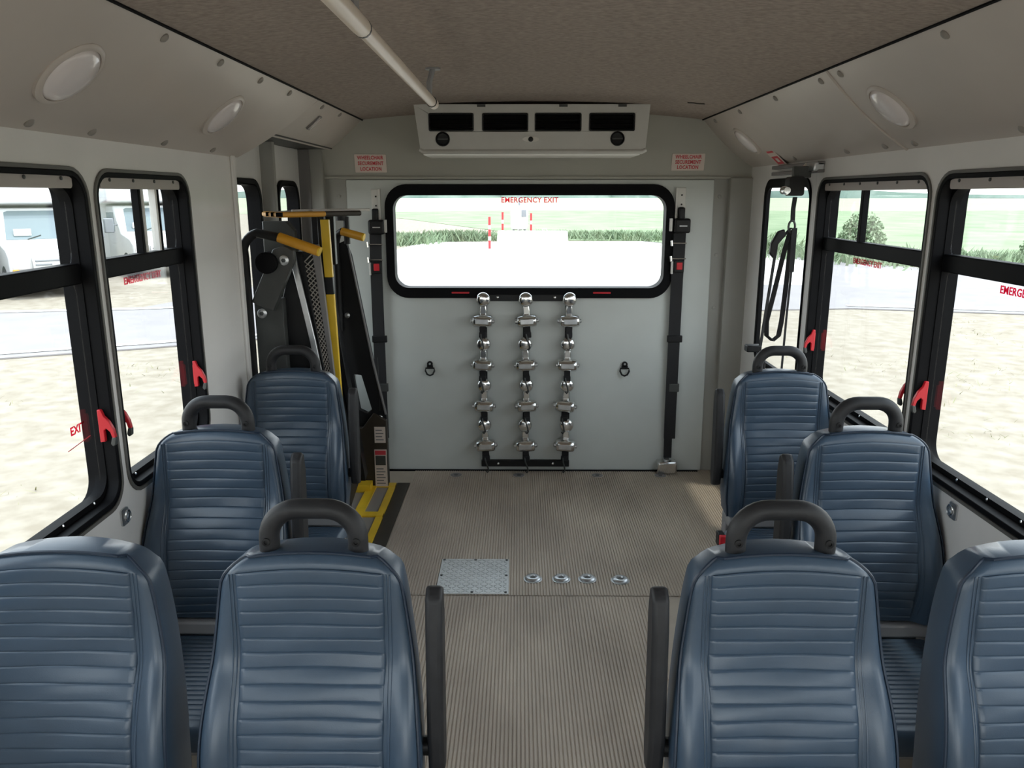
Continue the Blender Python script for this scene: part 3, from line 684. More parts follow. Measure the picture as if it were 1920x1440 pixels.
# twelve chrome retractors
ret0 = None
cols = ('left', 'middle', 'right'); rows = ('topmost', 'second from the top', 'third from the top', 'lowest')
HZ = (1.000, 0.745, 0.502, 0.262)
def make_ret(t):
    RX = Matrix.Rotation(R(90), 4, 'X')
    # round knob on top
    k = MB().lathe([(0.012, 0.0), (0.020, 0.004), (0.038, 0.014), (0.042, 0.024), (0.040, 0.032), (0.031, 0.040), (0.018, 0.044), (0.003, 0.045)], Matrix.Translation((0, -0.016, 0.035)) @ RX, 24).build('knob', 'chrome', t, smooth=60)
    MB().tube([(0.016*math.cos(a), -0.055, 0.035+0.012*math.sin(a)) for a in [j*math.pi/8 for j in range(16)]], 0.003, 6, True).build('knob_ring', 'steel', k)
    MB().prism([(-0.018, -0.070), (0.018, -0.070), (0.020, -0.03), (0.015, 0.02), (-0.015, 0.02), (-0.020, -0.03)], XZ, -0.040, -0.016).build('neck', 'chrome', t, 0.006)
    # drum body with end caps
    bdy = MB().lathe([(0.012, -0.056), (0.028, -0.055), (0.034, -0.048), (0.037, -0.020), (0.037, 0.020), (0.034, 0.048), (0.028, 0.055), (0.012, 0.056)], Matrix.Translation((0, -0.052, -0.085)) @ Matrix.Rotation(R(90), 4, 'Y'), 22).build('drum', 'chrome', t, smooth=50)
    for s in (-1, 1): MB().lathe([(0.013, 0), (0.013, 0.010), (0.008, 0.014)], Matrix.Translation((s*0.055, -0.052, -0.085)) @ Matrix.Rotation(R(90*s), 4, 'Y'), 12).build('wheel_knob', 'steel', bdy)
    MB().box(-0.038, 0.038, -0.0925, -0.085, -0.100, -0.070).build('drum_window', 'steel', bdy, 0.003)
    # webbing tail and hook
    w = MB().strap([(0, -0.060, -0.112), (0, -0.055, -0.135), (0.002, -0.048, -0.165)], 0.034, 0.006, (1, 0, 0)).build('webbing', 'web', t)
    MB().box(-0.020, 0.020, -0.056, -0.040, -0.182, -0.150).build('webbing_loop', 'web', w, 0.004)
    MB().tube([(-0.010, -0.055, -0.160), (-0.006, -0.062, -0.185), (0.004, -0.062, -0.215), (0.008, -0.058, -0.240), (0.000, -0.054, -0.252), (-0.008, -0.054, -0.244)], 0.0045, 8).build('hook', 'dgrey', w)
for ci, xc in enumerate(XC):
    for ri, hz in enumerate(HZ):
        lab = '%s chrome tie-down retractor in the %s column of the rear rack' % (rows[ri], cols[ci])
        if ret0 is None: t = thing('tie_down_retractor', (xc, YB-0.022, hz), lab, 'tie-down', 'chrome tie-down retractors'); make_ret(t); ret0 = t
        else:
            t = copy_tree(ret0); t['label'] = lab; t.location = (xc, YB-0.022, hz)
        sc_ = (1.0, 0.96, 0.94, 0.92)[ri]; t.rotation_euler = (0, R(random.uniform(-4, 4)), R(random.uniform(-8, 8)))
        if ri == 0 and ci == 0: t.rotation_euler = (0, R(1), R(-5))

# D rings
for xx, lab in ((-0.585, 'black D-ring on the rear panel left of the chrome tie-downs'), (0.545, 'black D-ring on the rear panel right of the chrome tie-downs')):
    t = thing('d_ring', (xx, YB-0.014, 0.63), lab, 'ring', 'rear panel D-rings')
    MB().prism(circ(0, 0.024, 0.017, 16), XZ, -0.012, 0.0).box(-0.018, 0.018, -0.012, 0, -0.004, 0.016).build('mount', 'blackm', t, 0.003)
    MB().lathe([(0.006, 0), (0.006, 0.003)], Matrix.Translation((0, -0.012, 0.026)) @ Matrix.Rotation(R(90), 4, 'X'), 10).build('rivet', 'steel', t)
    pts = [(-0.024, -0.010, 0.0), (0.024, -0.010, 0.0), (0.026, -0.012, -0.016), (0.016, -0.014, -0.036), (0.0, -0.015, -0.043), (-0.016, -0.014, -0.036), (-0.026, -0.012, -0.016)]
    MB().tube(pts, 0.0052, 8, True).build('ring', 'blackm', t)

# shoulder belt assemblies beside the rear window
def shoulder_belt(x, ztop, zbot, s, label):
    t = thing('shoulder_belt', (x, YB-0.014, zbot), label, 'seat belt', 'wheelchair shoulder belts')
    H = ztop-zbot
    br = MB().box(-0.022, 0.026, -0.006, 0, H-0.20, H).box(-s*0.026-0.006 if s > 0 else 0.016, -s*0.026+0.006 if s > 0 else 0.030, -0.022, 0, H-0.20, H).build('track', 'white', t, 0.002)
    for zz in (H-0.04, H-0.09): MB().lathe([(0.005, 0), (0.005, 0.003)], Matrix.Translation((0.003, -0.006, zz)) @ Matrix.Rotation(R(90), 4, 'X'), 8).build('hole', 'blackm', br)
    ad = MB().box(-0.038, 0.050, -0.060, -0.004, H-0.245, H-0.165).build('adjuster', 'blackm', t, 0.012, seg=3)
    MB().box(-0.016, 0.018, -0.050, -0.004, H-0.175, H-0.105).build('adjuster_lever', 'blackm', ad, 0.008)
    MB().box(-0.012, 0.030, -0.0615, -0.059, H-0.208, H-0.203).build('adjuster_mark', 'steel', ad)
    MB().box(*sorted((-s*0.048, -s*0.062)), -0.045, -0.005, H-0.235, H-0.165).build('side_cap', 'white', t, 0.002)
    for k, zz in enumerate((H-0.30, H-0.385)):
        MB().tube([(-0.045, -0.040, zz), (0.035, -0.040, zz)], 0.0045, 8).build('slide_bar', 'chrome', t)
        MB().tube([(-0.045*1, -0.040, zz-0.015), (-0.048, -0.040, zz+0.015)], 0.006, 8).build('slide_end', 'chrome', t)
    MB().strap([(-0.002, -0.030, H-0.23), (-0.004, -0.036, H-0.36), (-0.006, -0.030, H-0.5), (-0.006, -0.024, 0.30), (-0.004, -0.022, 0.14)], 0.066, 0.006, (1, 0, 0)).build('webbing', 'web', t)
    bk = MB().box(-0.030, 0.026, -0.050, -0.030, H-0.46, H-0.395).build('buckle', 'blackm', t, 0.004)
    MB().box(-0.016, 0.016, -0.053, -0.048, H-0.445, H-0.405).build('release_button', 'red', bk, 0.003)
    MB().box(-0.045, -0.033, -0.042, -0.026, H-0.47, H-0.40).build('tongue', 'white', bk, 0.002)
    MB().strap([(-0.010, -0.020, H*0.46), (-0.012, -0.016, 0.20), (-0.010, -0.018, 0.02)], 0.046, 0.006, (1, 0, 0)).build('lower_webbing', 'web', t)
    MB().box(-0.045, 0.040, -0.036, -0.014, H*0.455, H*0.48).build('web_guide', 'blackm', t, 0.004)
    MB().box(-0.022, 0.036, -0.034, -0.012, H*0.27, H*0.30).build('web_clip', 'dgrey', t, 0.003)
    return t
sb = shoulder_belt(0.825, 1.648, 0.07, 1, 'black shoulder belt on a white track right of the rear window')
MB().box(-0.075, 0.040, -0.075, 0.0, -0.065, 0.010).build('floor_retractor', 'chrome', sb, 0.012, seg=3)
MB().lathe([(0.016, 0), (0.016, 0.012)], Matrix.Translation((-0.020, -0.04, 0.008)), 14).build('retractor_knob', 'steel', sb)
shoulder_belt(-0.865, 1.640, 0.07, -1, 'black shoulder belt between the lift and the rear window')
# chrome hinge strap at the foot of the rear panel
t = thing('panel_latch', (-0.865, YB-0.016, 0.075), 'small chrome latch at the lower left corner of the rear panel', 'latch')
MB().box(-0.018, 0.018, -0.008, 0.0, -0.055, 0.055).build('latch_plate', 'steel', t, 0.004)
MB().lathe([(0.010, -0.035), (0.012, 0.0), (0.010, 0.035)], Matrix.Translation((0, -0.014, 0)), 12).build('latch_barrel', 'chrome', t)

# ================================================================== FLOOR THINGS
t = thing('floor_hatch', (-0.262, 3.13, 0.003), 'square aluminium tread plate screwed to the floor', 'plate')
MB().box(-0.152, 0.152, -0.160, 0.160, -0.002, 0.003).build('plate', 'plate', t, 0.001)
mb = MB()
for i in range(15):
    for j in range(16):
        x, y = -0.135+i*0.0193, -0.143+j*0.0191; a = R(45 if (i+j) % 2 else -45)
        mb.box(-0.0085, 0.0085, -0.0022, 0.0022, 0.002, 0.0046, Matrix.Translation((x, y, 0)) @ Matrix.Rotation(a, 4, 'Z'))
o = mb.build('tread_pattern', 'plate', t, smooth=0); o['kind'] = 'stuff'
for x, y in ((-0.14, 0.148), (0.0, 0.148), (0.14, 0.148), (-0.14, 0.0), (0.14, 0.0), (-0.14, -0.148), (0.0, -0.148), (0.14, -0.148)):
    MB().lathe([(0.006, 0.002), (0.006, 0.006), (0.003, 0.007)], Matrix.Translation((x, y, 0)), 10).build('screw', 'dgrey', t)
names4 = ('nearest the tread plate', 'second from the tread plate', 'third from the tread plate', 'farthest from the tread plate')
anc0 = None
def floor_anchor(x, y, lab, group, m1='steel', flat=False):
    t = thing('floor_anchor', (x, y, 0.003), lab, 'floor anchor', group)
    h = 0.006 if flat else 0.013
    MB().lathe([(0.040, -0.002), (0.040, 0.002), (0.034, 0.003)], None, 24).build('base_flange', m1 if not flat else 'floor2', t)
    MB().lathe([(0.032, 0.001), (0.034, h*0.6), (0.028, h), (0.018, h), (0.014, h*0.45), (0.003, h*0.4)], None, 24).build('cup', m1, t, smooth=50)
    MB().lathe([(0.012, 0.003), (0.012, h*0.75), (0.006, h*0.8)], None, 14).build('socket', 'dgrey', t)
    return t
for k, (x, y) in enumerate(((-0.007, 3.105), (0.115, 3.105), (0.227, 3.105), (0.367, 3.095))):
    floor_anchor(x, y, 'round steel floor anchor %s' % names4[k], 'round steel floor anchors')
for k, (x, lab) in enumerate(((-0.437, 'flat floor anchor by the rear panel near the lift'), (-0.067, 'flat floor anchor below the chrome tie-downs'), (0.394, 'flat floor anchor right of the tie-down rack'), (0.764, 'flat floor anchor below the right shoulder belt'))):
    floor_anchor(x, 4.39, lab, 'flat anchors along the rear panel', 'mauve', True)

# ================================================================== WHEELCHAIR LIFT (left rear doorway)
lf = thing('wheelchair_lift', (-0.98, 3.8, 0), 'folded black wheelchair lift with yellow grips in the left rear doorway', 'wheelchair lift')
LO = Vector((-0.98, 3.8, 0))
def L(x, y, z): return (x-LO.x, y-LO.y, z)
def lplate(pts, y0, y1, name, m, parent=lf, bevel=0.004):
    return MB().prism(pts, lambda a, b, t: L(a, t, b), y0, y1).build(name, m, parent, bevel)
# near side: upright post, slanted link arm with bolts, curved hand rail
lplate([(-1.195, 0.02), (-1.075, 0.02), (-1.075, 1.18), (-1.195, 1.18)], 3.34, 3.39, 'tower_plate', 'dgrey')
arm = lplate([(-1.195, 1.17), (-1.105, 1.13), (-1.005, 1.345), (-1.005, 1.385), (-1.04, 1.405), (-1.09, 1.39)], 3.30, 3.345, 'link_arm', 'dgrey')
for (x, z, yy) in ((-1.045, 1.345, 3.30), (-1.163, 1.118, 3.335)):
    b = MB().lathe([(0.021, 0), (0.021, 0.005), (0.015, 0.008)], Matrix.Translation(L(x, yy, z)) @ Matrix.Rotation(R(90), 4, 'X'), 18).build('washer', 'steel', arm)
    MB().lathe([(0.009, 0.006), (0.009, 0.014), (0.004, 0.015)], Matrix.Translation(L(x, yy, z)) @ Matrix.Rotation(R(90), 4, 'X'), 6).build('bolt', 'dgrey', b)
lplate([(-1.165, 1.36), (-1.03, 1.36), (-1.03, 1.46), (-1.06, 1.50), (-1.165, 1.50)], 3.42, 3.47, 'pivot_head', 'dgrey')
MB().lathe([(0.045, -0.02), (0.045, 0.03), (0.036, 0.035)], Matrix.Translation(L(-1.115, 3.31, 1.335)) @ Matrix.Rotation(R(90), 4, 'X'), 20).build('rubber_stop', 'rubber', lf)
pts = [L(-1.205, 3.29, 0.35), L(-1.205, 3.29, 1.36)]
for k in range(1, 8): a = R(180-75*k/7); pts.append(L(-1.205+0.085+0.085*math.cos(a), 3.28, 1.375+0.085*math.sin(a)))
pts += [L(-1.04, 3.26, 1.438)]
hr = MB().tube(pts, 0.019, 12).build('handrail', 'blackm', lf)
gp = MB().tube([L(-1.048, 3.26, 1.441), L(-0.884, 3.24, 1.386)], 0.021, 14).build('handrail_grip', 'orange', hr)
MB().tube([L(-0.886, 3.24, 1.387), L(-0.878, 3.239, 1.384)], 0.020, 14).build('grip_end', 'yellow', hr)
# silver slanted flat strut and black side cheek of the folded platform
lplate([(-1.050, 1.37), (-1.026, 1.375), (-0.955, 0.98), (-0.900, 0.60), (-0.926, 0.60), (-0.980, 0.98)], 3.385, 3.400, 'silver_edge', 'steel', bevel=0.002)
lplate([(-1.19, 0.05), (-0.93, 0.05), (-0.93, 0.60), (-0.978, 0.98), (-1.042, 1.35), (-1.10, 1.15)], 3.40, 3.425, 'platform_cheek', 'blackm')
# platform: framed open-mesh grating standing on edge
pf_x = lambda z, y=3.43: -1.005 + (1.38-z)*0.13 - 0.05*(y-3.43)/0.6
pf = MB()
for y0, y1 in ((3.43, 3.47), (3.98, 4.10)):
    pf.add([L(pf_x(z, y)+dx, y, z) for z in (0.12, 1.37) for dx in (0, -0.03) for y in (y0, y1)], [(0,1,3,2), (4,6,7,5), (0,4,5,1), (2,3,7,6), (0,2,6,4), (1,5,7,3)])
pf.build('platform_frame', 'blackm', lf, 0.003)
# slim expanded-metal barrier standing against the platform edge
bl = lambda z: -1.018 + (1.37-z)*0.155
bw = lambda z: 0.056 - (1.37-z)*0.060
mb = MB()
for dirn in (1, -1):
    for k in range(36):
        z0 = 0.62 + k*0.0205; z1 = z0 + dirn*0.045
        if 0.60 < z1 < 1.37: mb.tube([L(bl(z0), 3.440-0.002*dirn, z0), L(bl(z1)+bw(z1), 3.440-0.002*dirn, z1)], 0.0026, 4)
lplate([(bl(1.37), 1.37), (bl(1.37)+bw(1.37), 1.37), (bl(0.6)+bw(0.6), 0.6), (bl(0.6), 0.6)], 3.450, 3.456, 'barrier_sheet', 'blackm', bevel=0)
lplate([(bl(1.40)+bw(1.40), 1.40), (bl(1.40)+bw(1.40)+0.032, 1.40), (bl(0.55)+bw(0.55)+0.008, 0.55), (bl(0.55)+bw(0.55), 0.55)], 3.435, 3.460, 'barrier_frame', 'mauve', bevel=0.002)
o = mb.build('mesh_grating', 'strand', lf, smooth=0); o['kind'] = 'stuff'
MB().add([L(pf_x(z, y)-0.034+dx, y, z) for z in (0.12, 1.37) for dx in (0, -0.004) for y in (3.44, 4.08)], [(0,1,3,2), (4,6,7,5), (0,4,5,1), (2,3,7,6), (0,2,6,4), (1,5,7,3)]).build('platform_sheet', 'blackm', lf)
lplate([(-1.09, 0.05), (-1.055, 0.05), (-1.06, 1.46), (-1.095, 1.46)], 4.10, 4.16, 'rear_column', 'mauve')
# yellow striped bar with its black column
yb = lplate([(-0.945, 0.05), (-0.915, 0.05), (-0.925, 1.52), (-0.955, 1.52)], 3.52, 3.56, 'inner_column', 'blackm')
for (za, zb, m) in ((1.255, 1.505, 'yellow'), (1.18, 1.255, 'blackm'), (0.62, 1.18, 'yellow')):
    f = lambda z: -0.915 + (1.5-z)*0.022
    MB().add([L(f(z)+dx, y, z) for z in (za, zb) for dx in (-0.018, 0.018) for y in (3.49, 3.515)], [(0,1,3,2), (4,6,7,5), (0,4,5,1), (2,3,7,6), (0,2,6,4), (1,5,7,3)]).build('stripe_bar', m, yb, 0.002)
# far side: broad black arms with a slot, lower gusset with labels, second grip
slot = [(-0.975, 0.655), (-0.930, 0.650), (-0.880, 0.455), (-0.905, 0.435), (-0.945, 0.455)]
fa = MB().prism([(-1.02, 1.36), (-0.985, 1.375), (-0.955, 1.30), (-0.86, 0.72), (-0.80, 0.42), (-0.80, 0.02), (-1.02, 0.02), (-1.02, 0.50), (-1.05, 0.70), (-1.07, 1.10), (-1.05, 1.32)], lambda a, b, t: L(a, t, b), 4.20, 4.235, [slot]).build('far_arm', 'blackm', lf, 0.004)
MB().tube([L(-0.965, 4.195, 1.33), L(-0.862, 4.195, 0.72), L(-0.803, 4.195, 0.43)], 0.006, 6).build('arm_edge', 'mauve', fa)
MB().tube([L(-0.835, 4.195, 0.75), L(-0.835, 4.195, 0.45)], 0.001, 4).build('arm_crease', 'dgrey', fa)
for (x, z) in ((-0.835, 0.41), (-0.93, 0.17), (-0.99, 0.98)):
    MB().lathe([(0.015, 0), (0.015, 0.006), (0.008, 0.010)], Matrix.Translation(L(x, 4.20, z)) @ Matrix.Rotation(R(90), 4, 'X'), 10).build('bolt', 'steel', fa)
lplate([(-1.02, 0.005), (-0.80, 0.005), (-0.795, 0.40), (-0.87, 0.44), (-0.93, 0.36), (-1.02, 0.36)], 4.17, 4.198, 'gusset', 'brown')
l1 = MB().box(-0.865+0.98, -0.805+0.98, 4.164-3.8, 4.170-3.8, 0.275, 0.365).build('notice', 'pinklabel', lf)
for k in range(4): MB().box(-0.858+0.98, -0.815+0.98-0.008*(k % 2), 4.1632-3.8, 4.1642-3.8, 0.290+0.018*k, 0.296+0.018*k).build('print_line', 'mauve', l1)
l2 = MB().box(-0.870+0.98, -0.802+0.98, 4.164-3.8, 4.170-3.8, 0.02, 0.235).build('notice', 'pinklabel', lf)
MB().box(-0.866+0.98, -0.806+0.98, 4.1625-3.8, 4.1645-3.8, 0.205, 0.230).build('warning_band', 'dred', l2)
MB().box(-0.864+0.98, -0.808+0.98, 4.1625-3.8, 4.1645-3.8, 0.145, 0.200).build('warning_picture', 'dgrey', l2)
for k in range(6): MB().box(-0.862+0.98, -0.812+0.98-0.01*(k % 2), 4.1632-3.8, 4.1642-3.8, 0.035+0.017*k, 0.041+0.017*k).build('print_line', 'mauve', l2)
fp = MB().tube([L(-1.03, 4.19, 0.9), L(-1.03, 4.19, 1.36), L(-1.015, 4.18, 1.41), L(-0.985, 4.16, 1.425)], 0.019, 12).build('handrail', 'blackm', lf)
MB().tube([L(-0.985, 4.15, 1.425), L(-0.872, 4.12, 1.397)], 0.021, 14).build('handrail_grip', 'orange', fp)
MB().tube([L(-0.874, 4.12, 1.398), L(-0.866, 4.119, 1.396)], 0.020, 14).build('grip_end', 'yellow', fp)
MB().lathe([(0.030, -0.02), (0.030, 0.02)], Matrix.Translation(L(-0.99, 4.17, 1.50)), 14).build('top_stop', 'blackm', lf)
MB().tube([L(-0.965, 4.17, 1.36), L(-0.965, 4.17, 1.50)], 0.016, 10).build('top_stop_post', 'blackm', lf)
# top tray: folded inner flap, lying flat with yellow edges
tr = MB().prism([(-1.13, 3.35), (-1.02, 3.20), (-0.76, 3.50), (-0.83, 3.75), (-1.13, 3.75)], lambda a, b, t: L(a, b, t), 1.525, 1.540).build('top_flap', 'mauve', lf, 0.002)
for (p, q, m) in (((-1.13, 3.35), (-1.02, 3.20), 'orange'), ((-1.02, 3.20), (-0.88, 3.36), 'orange'), ((-0.88, 3.36), (-0.76, 3.50), 'brown')):
    P0, P1 = Vector((*p, 1.532)), Vector((*q, 1.532))
    MB().tube([L(*P0), L(*P1)], 0.011, 6).build('flap_edge', m, tr)
for k in range(3):
    p = Vector((-1.09, 3.295)).lerp(Vector((-1.02, 3.20)), k/2.0)
    MB().box(p.x+0.98-0.012, p.x+0.98+0.012, p.y-3.8-0.014, p.y-3.8+0.0, 1.524, 1.541).build('black_mark', 'rubber', tr)
MB().tube([L(-0.93, 3.36, 1.545), L(-0.73, 3.56, 1.545)], 0.006, 6).build('flap_rod', 'white', tr)
MB().tube([L(-1.0, 3.30, 1.546), L(-0.80, 3.53, 1.546)], 0.005, 6).build('flap_rod', 'white', tr)
lplate([(-1.00, 1.30), (-0.90, 1.30), (-0.90, 1.53), (-1.00, 1.53)], 3.60, 3.64, 'flap_support', 'blackm')
# threshold plate on the floor with a yellow painted grid
th = MB().box(-1.20+0.98, -0.765+0.98, 3.36-3.8, 4.22-3.8, 0.006, 0.012).build('threshold_plate', 'screw', lf)
for ks, (xa, xb, ya, yb_) in enumerate(((-0.795, -0.762, 3.36, 4.22), (-1.20, -0.762, 4.165, 4.225), (-1.20, -0.762, 3.745, 3.80), (-0.915, -0.865, 3.36, 4.20), (-1.06, -1.01, 3.36, 4.20))):
    MB().box(xa+0.98, xb+0.98, ya-3.8, yb_-3.8, 0.004+0.0004*ks, 0.018+0.0012*ks).build('yellow_strip', 'yellow', th)
MB().box(-1.10+0.98, -0.885+0.98, 4.085-3.8, 4.165-3.8, 0.012, 0.055).build('yellow_step', 'yellow', th, 0.002)
t = MB().box(-0.762, -0.692, 3.36, 4.26, 0.0, 0.006).build('threshold_strip', 'brown', None, 0.001)
tag(t, 'dark worn metal strip on the floor beside the yellow lift grid', 'strip')

# ================================================================== HANGING HARNESS (right rear window)
hx, hy = 1.10, 3.50
ht = thing('belt_track', (WX, 3.72, 1.72), 'short grey double rail on the wall above the right rear window', 'track')
for dz in (0.018, -0.012): MB().box(-0.030, 0, -0.30, 0.32, dz-0.008, dz+0.008).build('rail', 'mauve', ht, 0.003)
MB().lathe([(0.018, 0), (0.018, 0.02), (0.010, 0.026)], Matrix.Translation((-0.028, -0.20, 0.004)) @ Matrix.Rotation(R(-90), 4, 'Y'), 14).build('rail_bolt', 'chrome', ht)
MB().box(-0.045, 0, -0.30, -0.20, -0.014, 0.024).build('end_bracket', 'steel', ht, 0.006)
hs = thing('hanging_harness', (hx, hy, 1.02), 'black retractor and straps hanging in front of the right rear window', 'harness')
Z = lambda z: z-1.02
MB().prism(rrect(-0.020, 0.045, Z(1.605), Z(1.685), 0.012), XZ, -0.03, 0.03).build('retractor', 'blackm', hs, 0.006)
MB().box(0.0, 0.075, -0.015, 0.015, Z(1.68), Z(1.728)).build('hanger', 'dgrey', hs, 0.004)
MB().lathe([(0.014, -0.03), (0.018, -0.02), (0.018, 0.02), (0.014, 0.03)], Matrix.Translation((-0.030, -0.01, Z(1.628))) @ Matrix.Rotation(R(90), 4, 'X'), 16).build('roller', 'chrome', hs)
MB().strap([(0.018, 0, Z(1.60)), (0.014, 0, Z(1.55)), (0.016, 0, Z(1.495))], 0.020, 0.005, (1, 0.3, 0)).build('upper_webbing', 'web', hs)
ck = MB().tube([(0.014+0.014*math.cos(a), 0, Z(1.475)+0.026*math.sin(a)) for a in [k*math.pi/7 for k in range(14)]], 0.005, 6, True).build('snap_hook', 'dgrey', hs)
MB().prism([(-0.072, Z(1.405)), (-0.045, Z(1.455)), (-0.018, Z(1.465)), (-0.012, Z(1.44)), (-0.035, Z(1.42)), (-0.048, Z(1.37)), (-0.058, Z(1.34)), (-0.075, Z(1.36))], XZ, -0.012, 0.010).build('tongue_cover', 'blackm', hs, 0.004)
MB().strap([(0.010, 0, Z(1.47)), (-0.045, 0, Z(1.40)), (-0.062, 0, Z(1.2)), (-0.075, 0.0, Z(1.05)), (-0.085, 0, Z(0.93)), (-0.09, 0, Z(0.86))], 0.014, 0.004, (1, 0.4, 0)).build('strap', 'web', hs)
pts = [(0.012, 0.005, Z(1.46)), (-0.010, 0.005, Z(1.36)), (-0.040, 0.005, Z(1.18)), (-0.062, 0.005, Z(1.06)), (-0.058, 0.005, Z(0.995)), (-0.030, 0.005, Z(0.972)), (-0.004, 0.005, Z(0.995)), (0.004, 0.005, Z(1.06)), (0.010, 0.005, Z(1.18)), (0.016, 0.005, Z(1.36)), (0.016, 0.005, Z(1.46))]
MB().strap(pts, 0.026, 0.004, (0.45, -0.9, 0.05)).build('strap_loop', 'web', hs)
MB().strap([(0.024, -0.01, Z(1.47)), (0.026, -0.01, Z(1.33)), (0.020, -0.01, Z(1.1)), (0.016, -0.01, Z(0.78))], 0.009, 0.004, (1, 0.2, 0)).build('strap', 'web', hs)
MB().strap([(0.022, -0.012, Z(1.47)), (0.023, -0.012, Z(1.28))], 0.024, 0.006, (1, 0.2, 0)).build('strap_end', 'web', hs)
MB().box(-0.150, -0.085, -0.03, 0.02, Z(0.925), Z(0.955)).build('belt_guide', 'blackm', hs, 0.004)
bk = MB().box(-0.105, -0.060, -0.025, 0.02, Z(0.80), Z(0.885)).build('belt_buckle', 'blackm', hs, 0.006)
MB().box(-0.098, -0.088, -0.030, -0.02, Z(0.81), Z(0.86)).build('buckle_tongue', 'chrome', bk)

# ================================================================== OUTSIDE
G = -0.75
def poly(name, pts, z, m, label, th=0.02):
    return struct(MB().prism(pts, XY, z-th, z).build(name, m, smooth=0), label)
gd = struct(MB().box(-700, 700, -500, 900, G-0.5, G).build('ground', 'sand', smooth=0), 'dry pale sandy ground around the bus')
near = [(-60, -14), (-30, 0.8), (-15, 7.8), (-7.33, 11.48), (-5.95, 12.12), (-2.5, 14.0), (2, 16.0), (7.0, 16.68), (9.93, 15.94), (30, 9.5), (70, -4)]
far = [(70, 1), (30, 17), (14.93, 24.19), (11.64, 27.95), (6.4, 41.5), (-1.0, 41.0), (-5.0, 40.5), (-6.0, 24.0), (-8.07, 16.71), (-10.23, 16.29), (-30, 12.0), (-60, 2.0)]
poly('road', near + far, G+0.025, 'road', 'pale sunlit asphalt road bending behind the bus')
poly('gravel_apron', [(-5.0, 22.0), (8, 21.0), (10.5, 28.5), (6.2, 41.0), (-4.8, 40.2), (-5.8, 30)], G+0.035, 'gravel', 'white gravel apron beyond the rear window')
def road_line(pts, w, lab):
    mb = MB(); ps = [Vector((x, y, G+0.04)) for x, y in pts]; mb.strap(ps, w, 0.012, (0, 1, 0)); return struct(mb.build('road_line', 'line', smooth=0), lab)
road_line([(-30, 1.3), (-15, 8.2), (-7.33, 11.85), (-5.95, 12.5), (-4, 13.5)], 0.16, 'near white edge line of the road on the left')
road_line([(-30, 11.6), (-10.23, 15.95), (-8.07, 16.35), (-6.6, 16.8)], 0.16, 'far white edge line of the road on the left')
road_line([(7.0, 17.0), (9.93, 16.3), (30, 10.0)], 0.14, 'near white edge line of the road on the right')
poly('meadow', [(6.4, 42.0), (11.9, 28.3), (15.3, 24.6), (30.5, 17.6), (80, 1), (170, 40), (150, 140), (60, 118), (0, 122), (-30, 100), (-12, 82), (-1, 52), (-5.2, 41.2), (0, 42.3)], G+0.03, 'grass', 'green weedy meadow beyond the road')
poly('far_field', [(-250, 90), (-30, 101), (0, 123), (60, 119), (150, 141), (400, 60), (600, 700), (-500, 700)], G+0.02, 'field', 'pale yellow green field in the distance')
# low far tree line
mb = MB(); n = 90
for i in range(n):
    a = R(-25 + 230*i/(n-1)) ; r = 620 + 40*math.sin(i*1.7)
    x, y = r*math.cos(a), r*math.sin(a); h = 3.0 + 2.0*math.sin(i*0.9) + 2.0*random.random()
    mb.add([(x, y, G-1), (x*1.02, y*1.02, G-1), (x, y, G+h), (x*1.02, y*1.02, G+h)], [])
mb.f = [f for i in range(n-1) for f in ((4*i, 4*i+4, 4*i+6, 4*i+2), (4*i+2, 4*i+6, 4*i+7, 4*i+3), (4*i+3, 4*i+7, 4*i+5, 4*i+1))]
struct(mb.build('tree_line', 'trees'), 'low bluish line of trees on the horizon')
# weeds: leaf blades along the verge, nobody could count them
def weeds(name, spots, n, hmin, hmax, spread, label, m='leaf'):
    mb = MB()
    for (cx, cy, sx, sy, cnt) in spots:
        for _ in range(int(n*cnt)):
            x, y = random.gauss(cx, sx), random.gauss(cy, sy); h = random.uniform(hmin, hmax); a = random.uniform(0, math.pi); w_ = h*random.uniform(0.05, 0.12)
            dx, dy = math.cos(a)*w_, math.sin(a)*w_; lx, ly = random.gauss(0, spread)*h, random.gauss(0, spread)*h
            mb.add([(x-dx, y-dy, G), (x+dx, y+dy, G), (x+lx+dx*0.7, y+ly+dy*0.7, G+h*0.65), (x+lx-dx*0.7, y+ly-dy*0.7, G+h*0.65), (x+lx*1.5, y+ly*1.5, G+h)], [(0, 1, 2, 3), (3, 2, 4)])
    o = mb.build(name, m, smooth=0); return tag(o, label, 'plants', None, 'stuff')
weeds('roadside_weeds', [(13+3.2*i, 29.5-3.0*i*0.72, 1.5, 1.3, 1.0) for i in range(9)] + [(10.0, 36, 1.2, 2.2, 1.0), (8.5, 43.5, 2.2, 1.2, 1.0), (3.5, 44.5, 2.0, 1.0, 0.9)], 2600, 0.08, 0.50, 0.4, 'bank of green roadside weeds beyond the right windows')
weeds('verge_grass', [(-6.6, 39.5, 1.0, 0.8, 1.2), (-9.0, 41, 1.4, 1.0, 1.0), (-3.4, 42.6, 0.9, 0.6, 0.8)], 2600, 0.08, 0.6, 0.4, 'dark green weeds behind the rear window beside the white block')
weeds('dry_tufts', [(random.uniform(-9, -2.5), random.uniform(3, 11), 0.35, 0.25, 0.12) for _ in range(26)] + [(random.uniform(2.5, 9), random.uniform(3, 15), 0.35, 0.25, 0.10) for _ in range(34)], 420, 0.015, 0.05, 0.8, 'sparse short grass tufts on the dry ground', 'tuft')
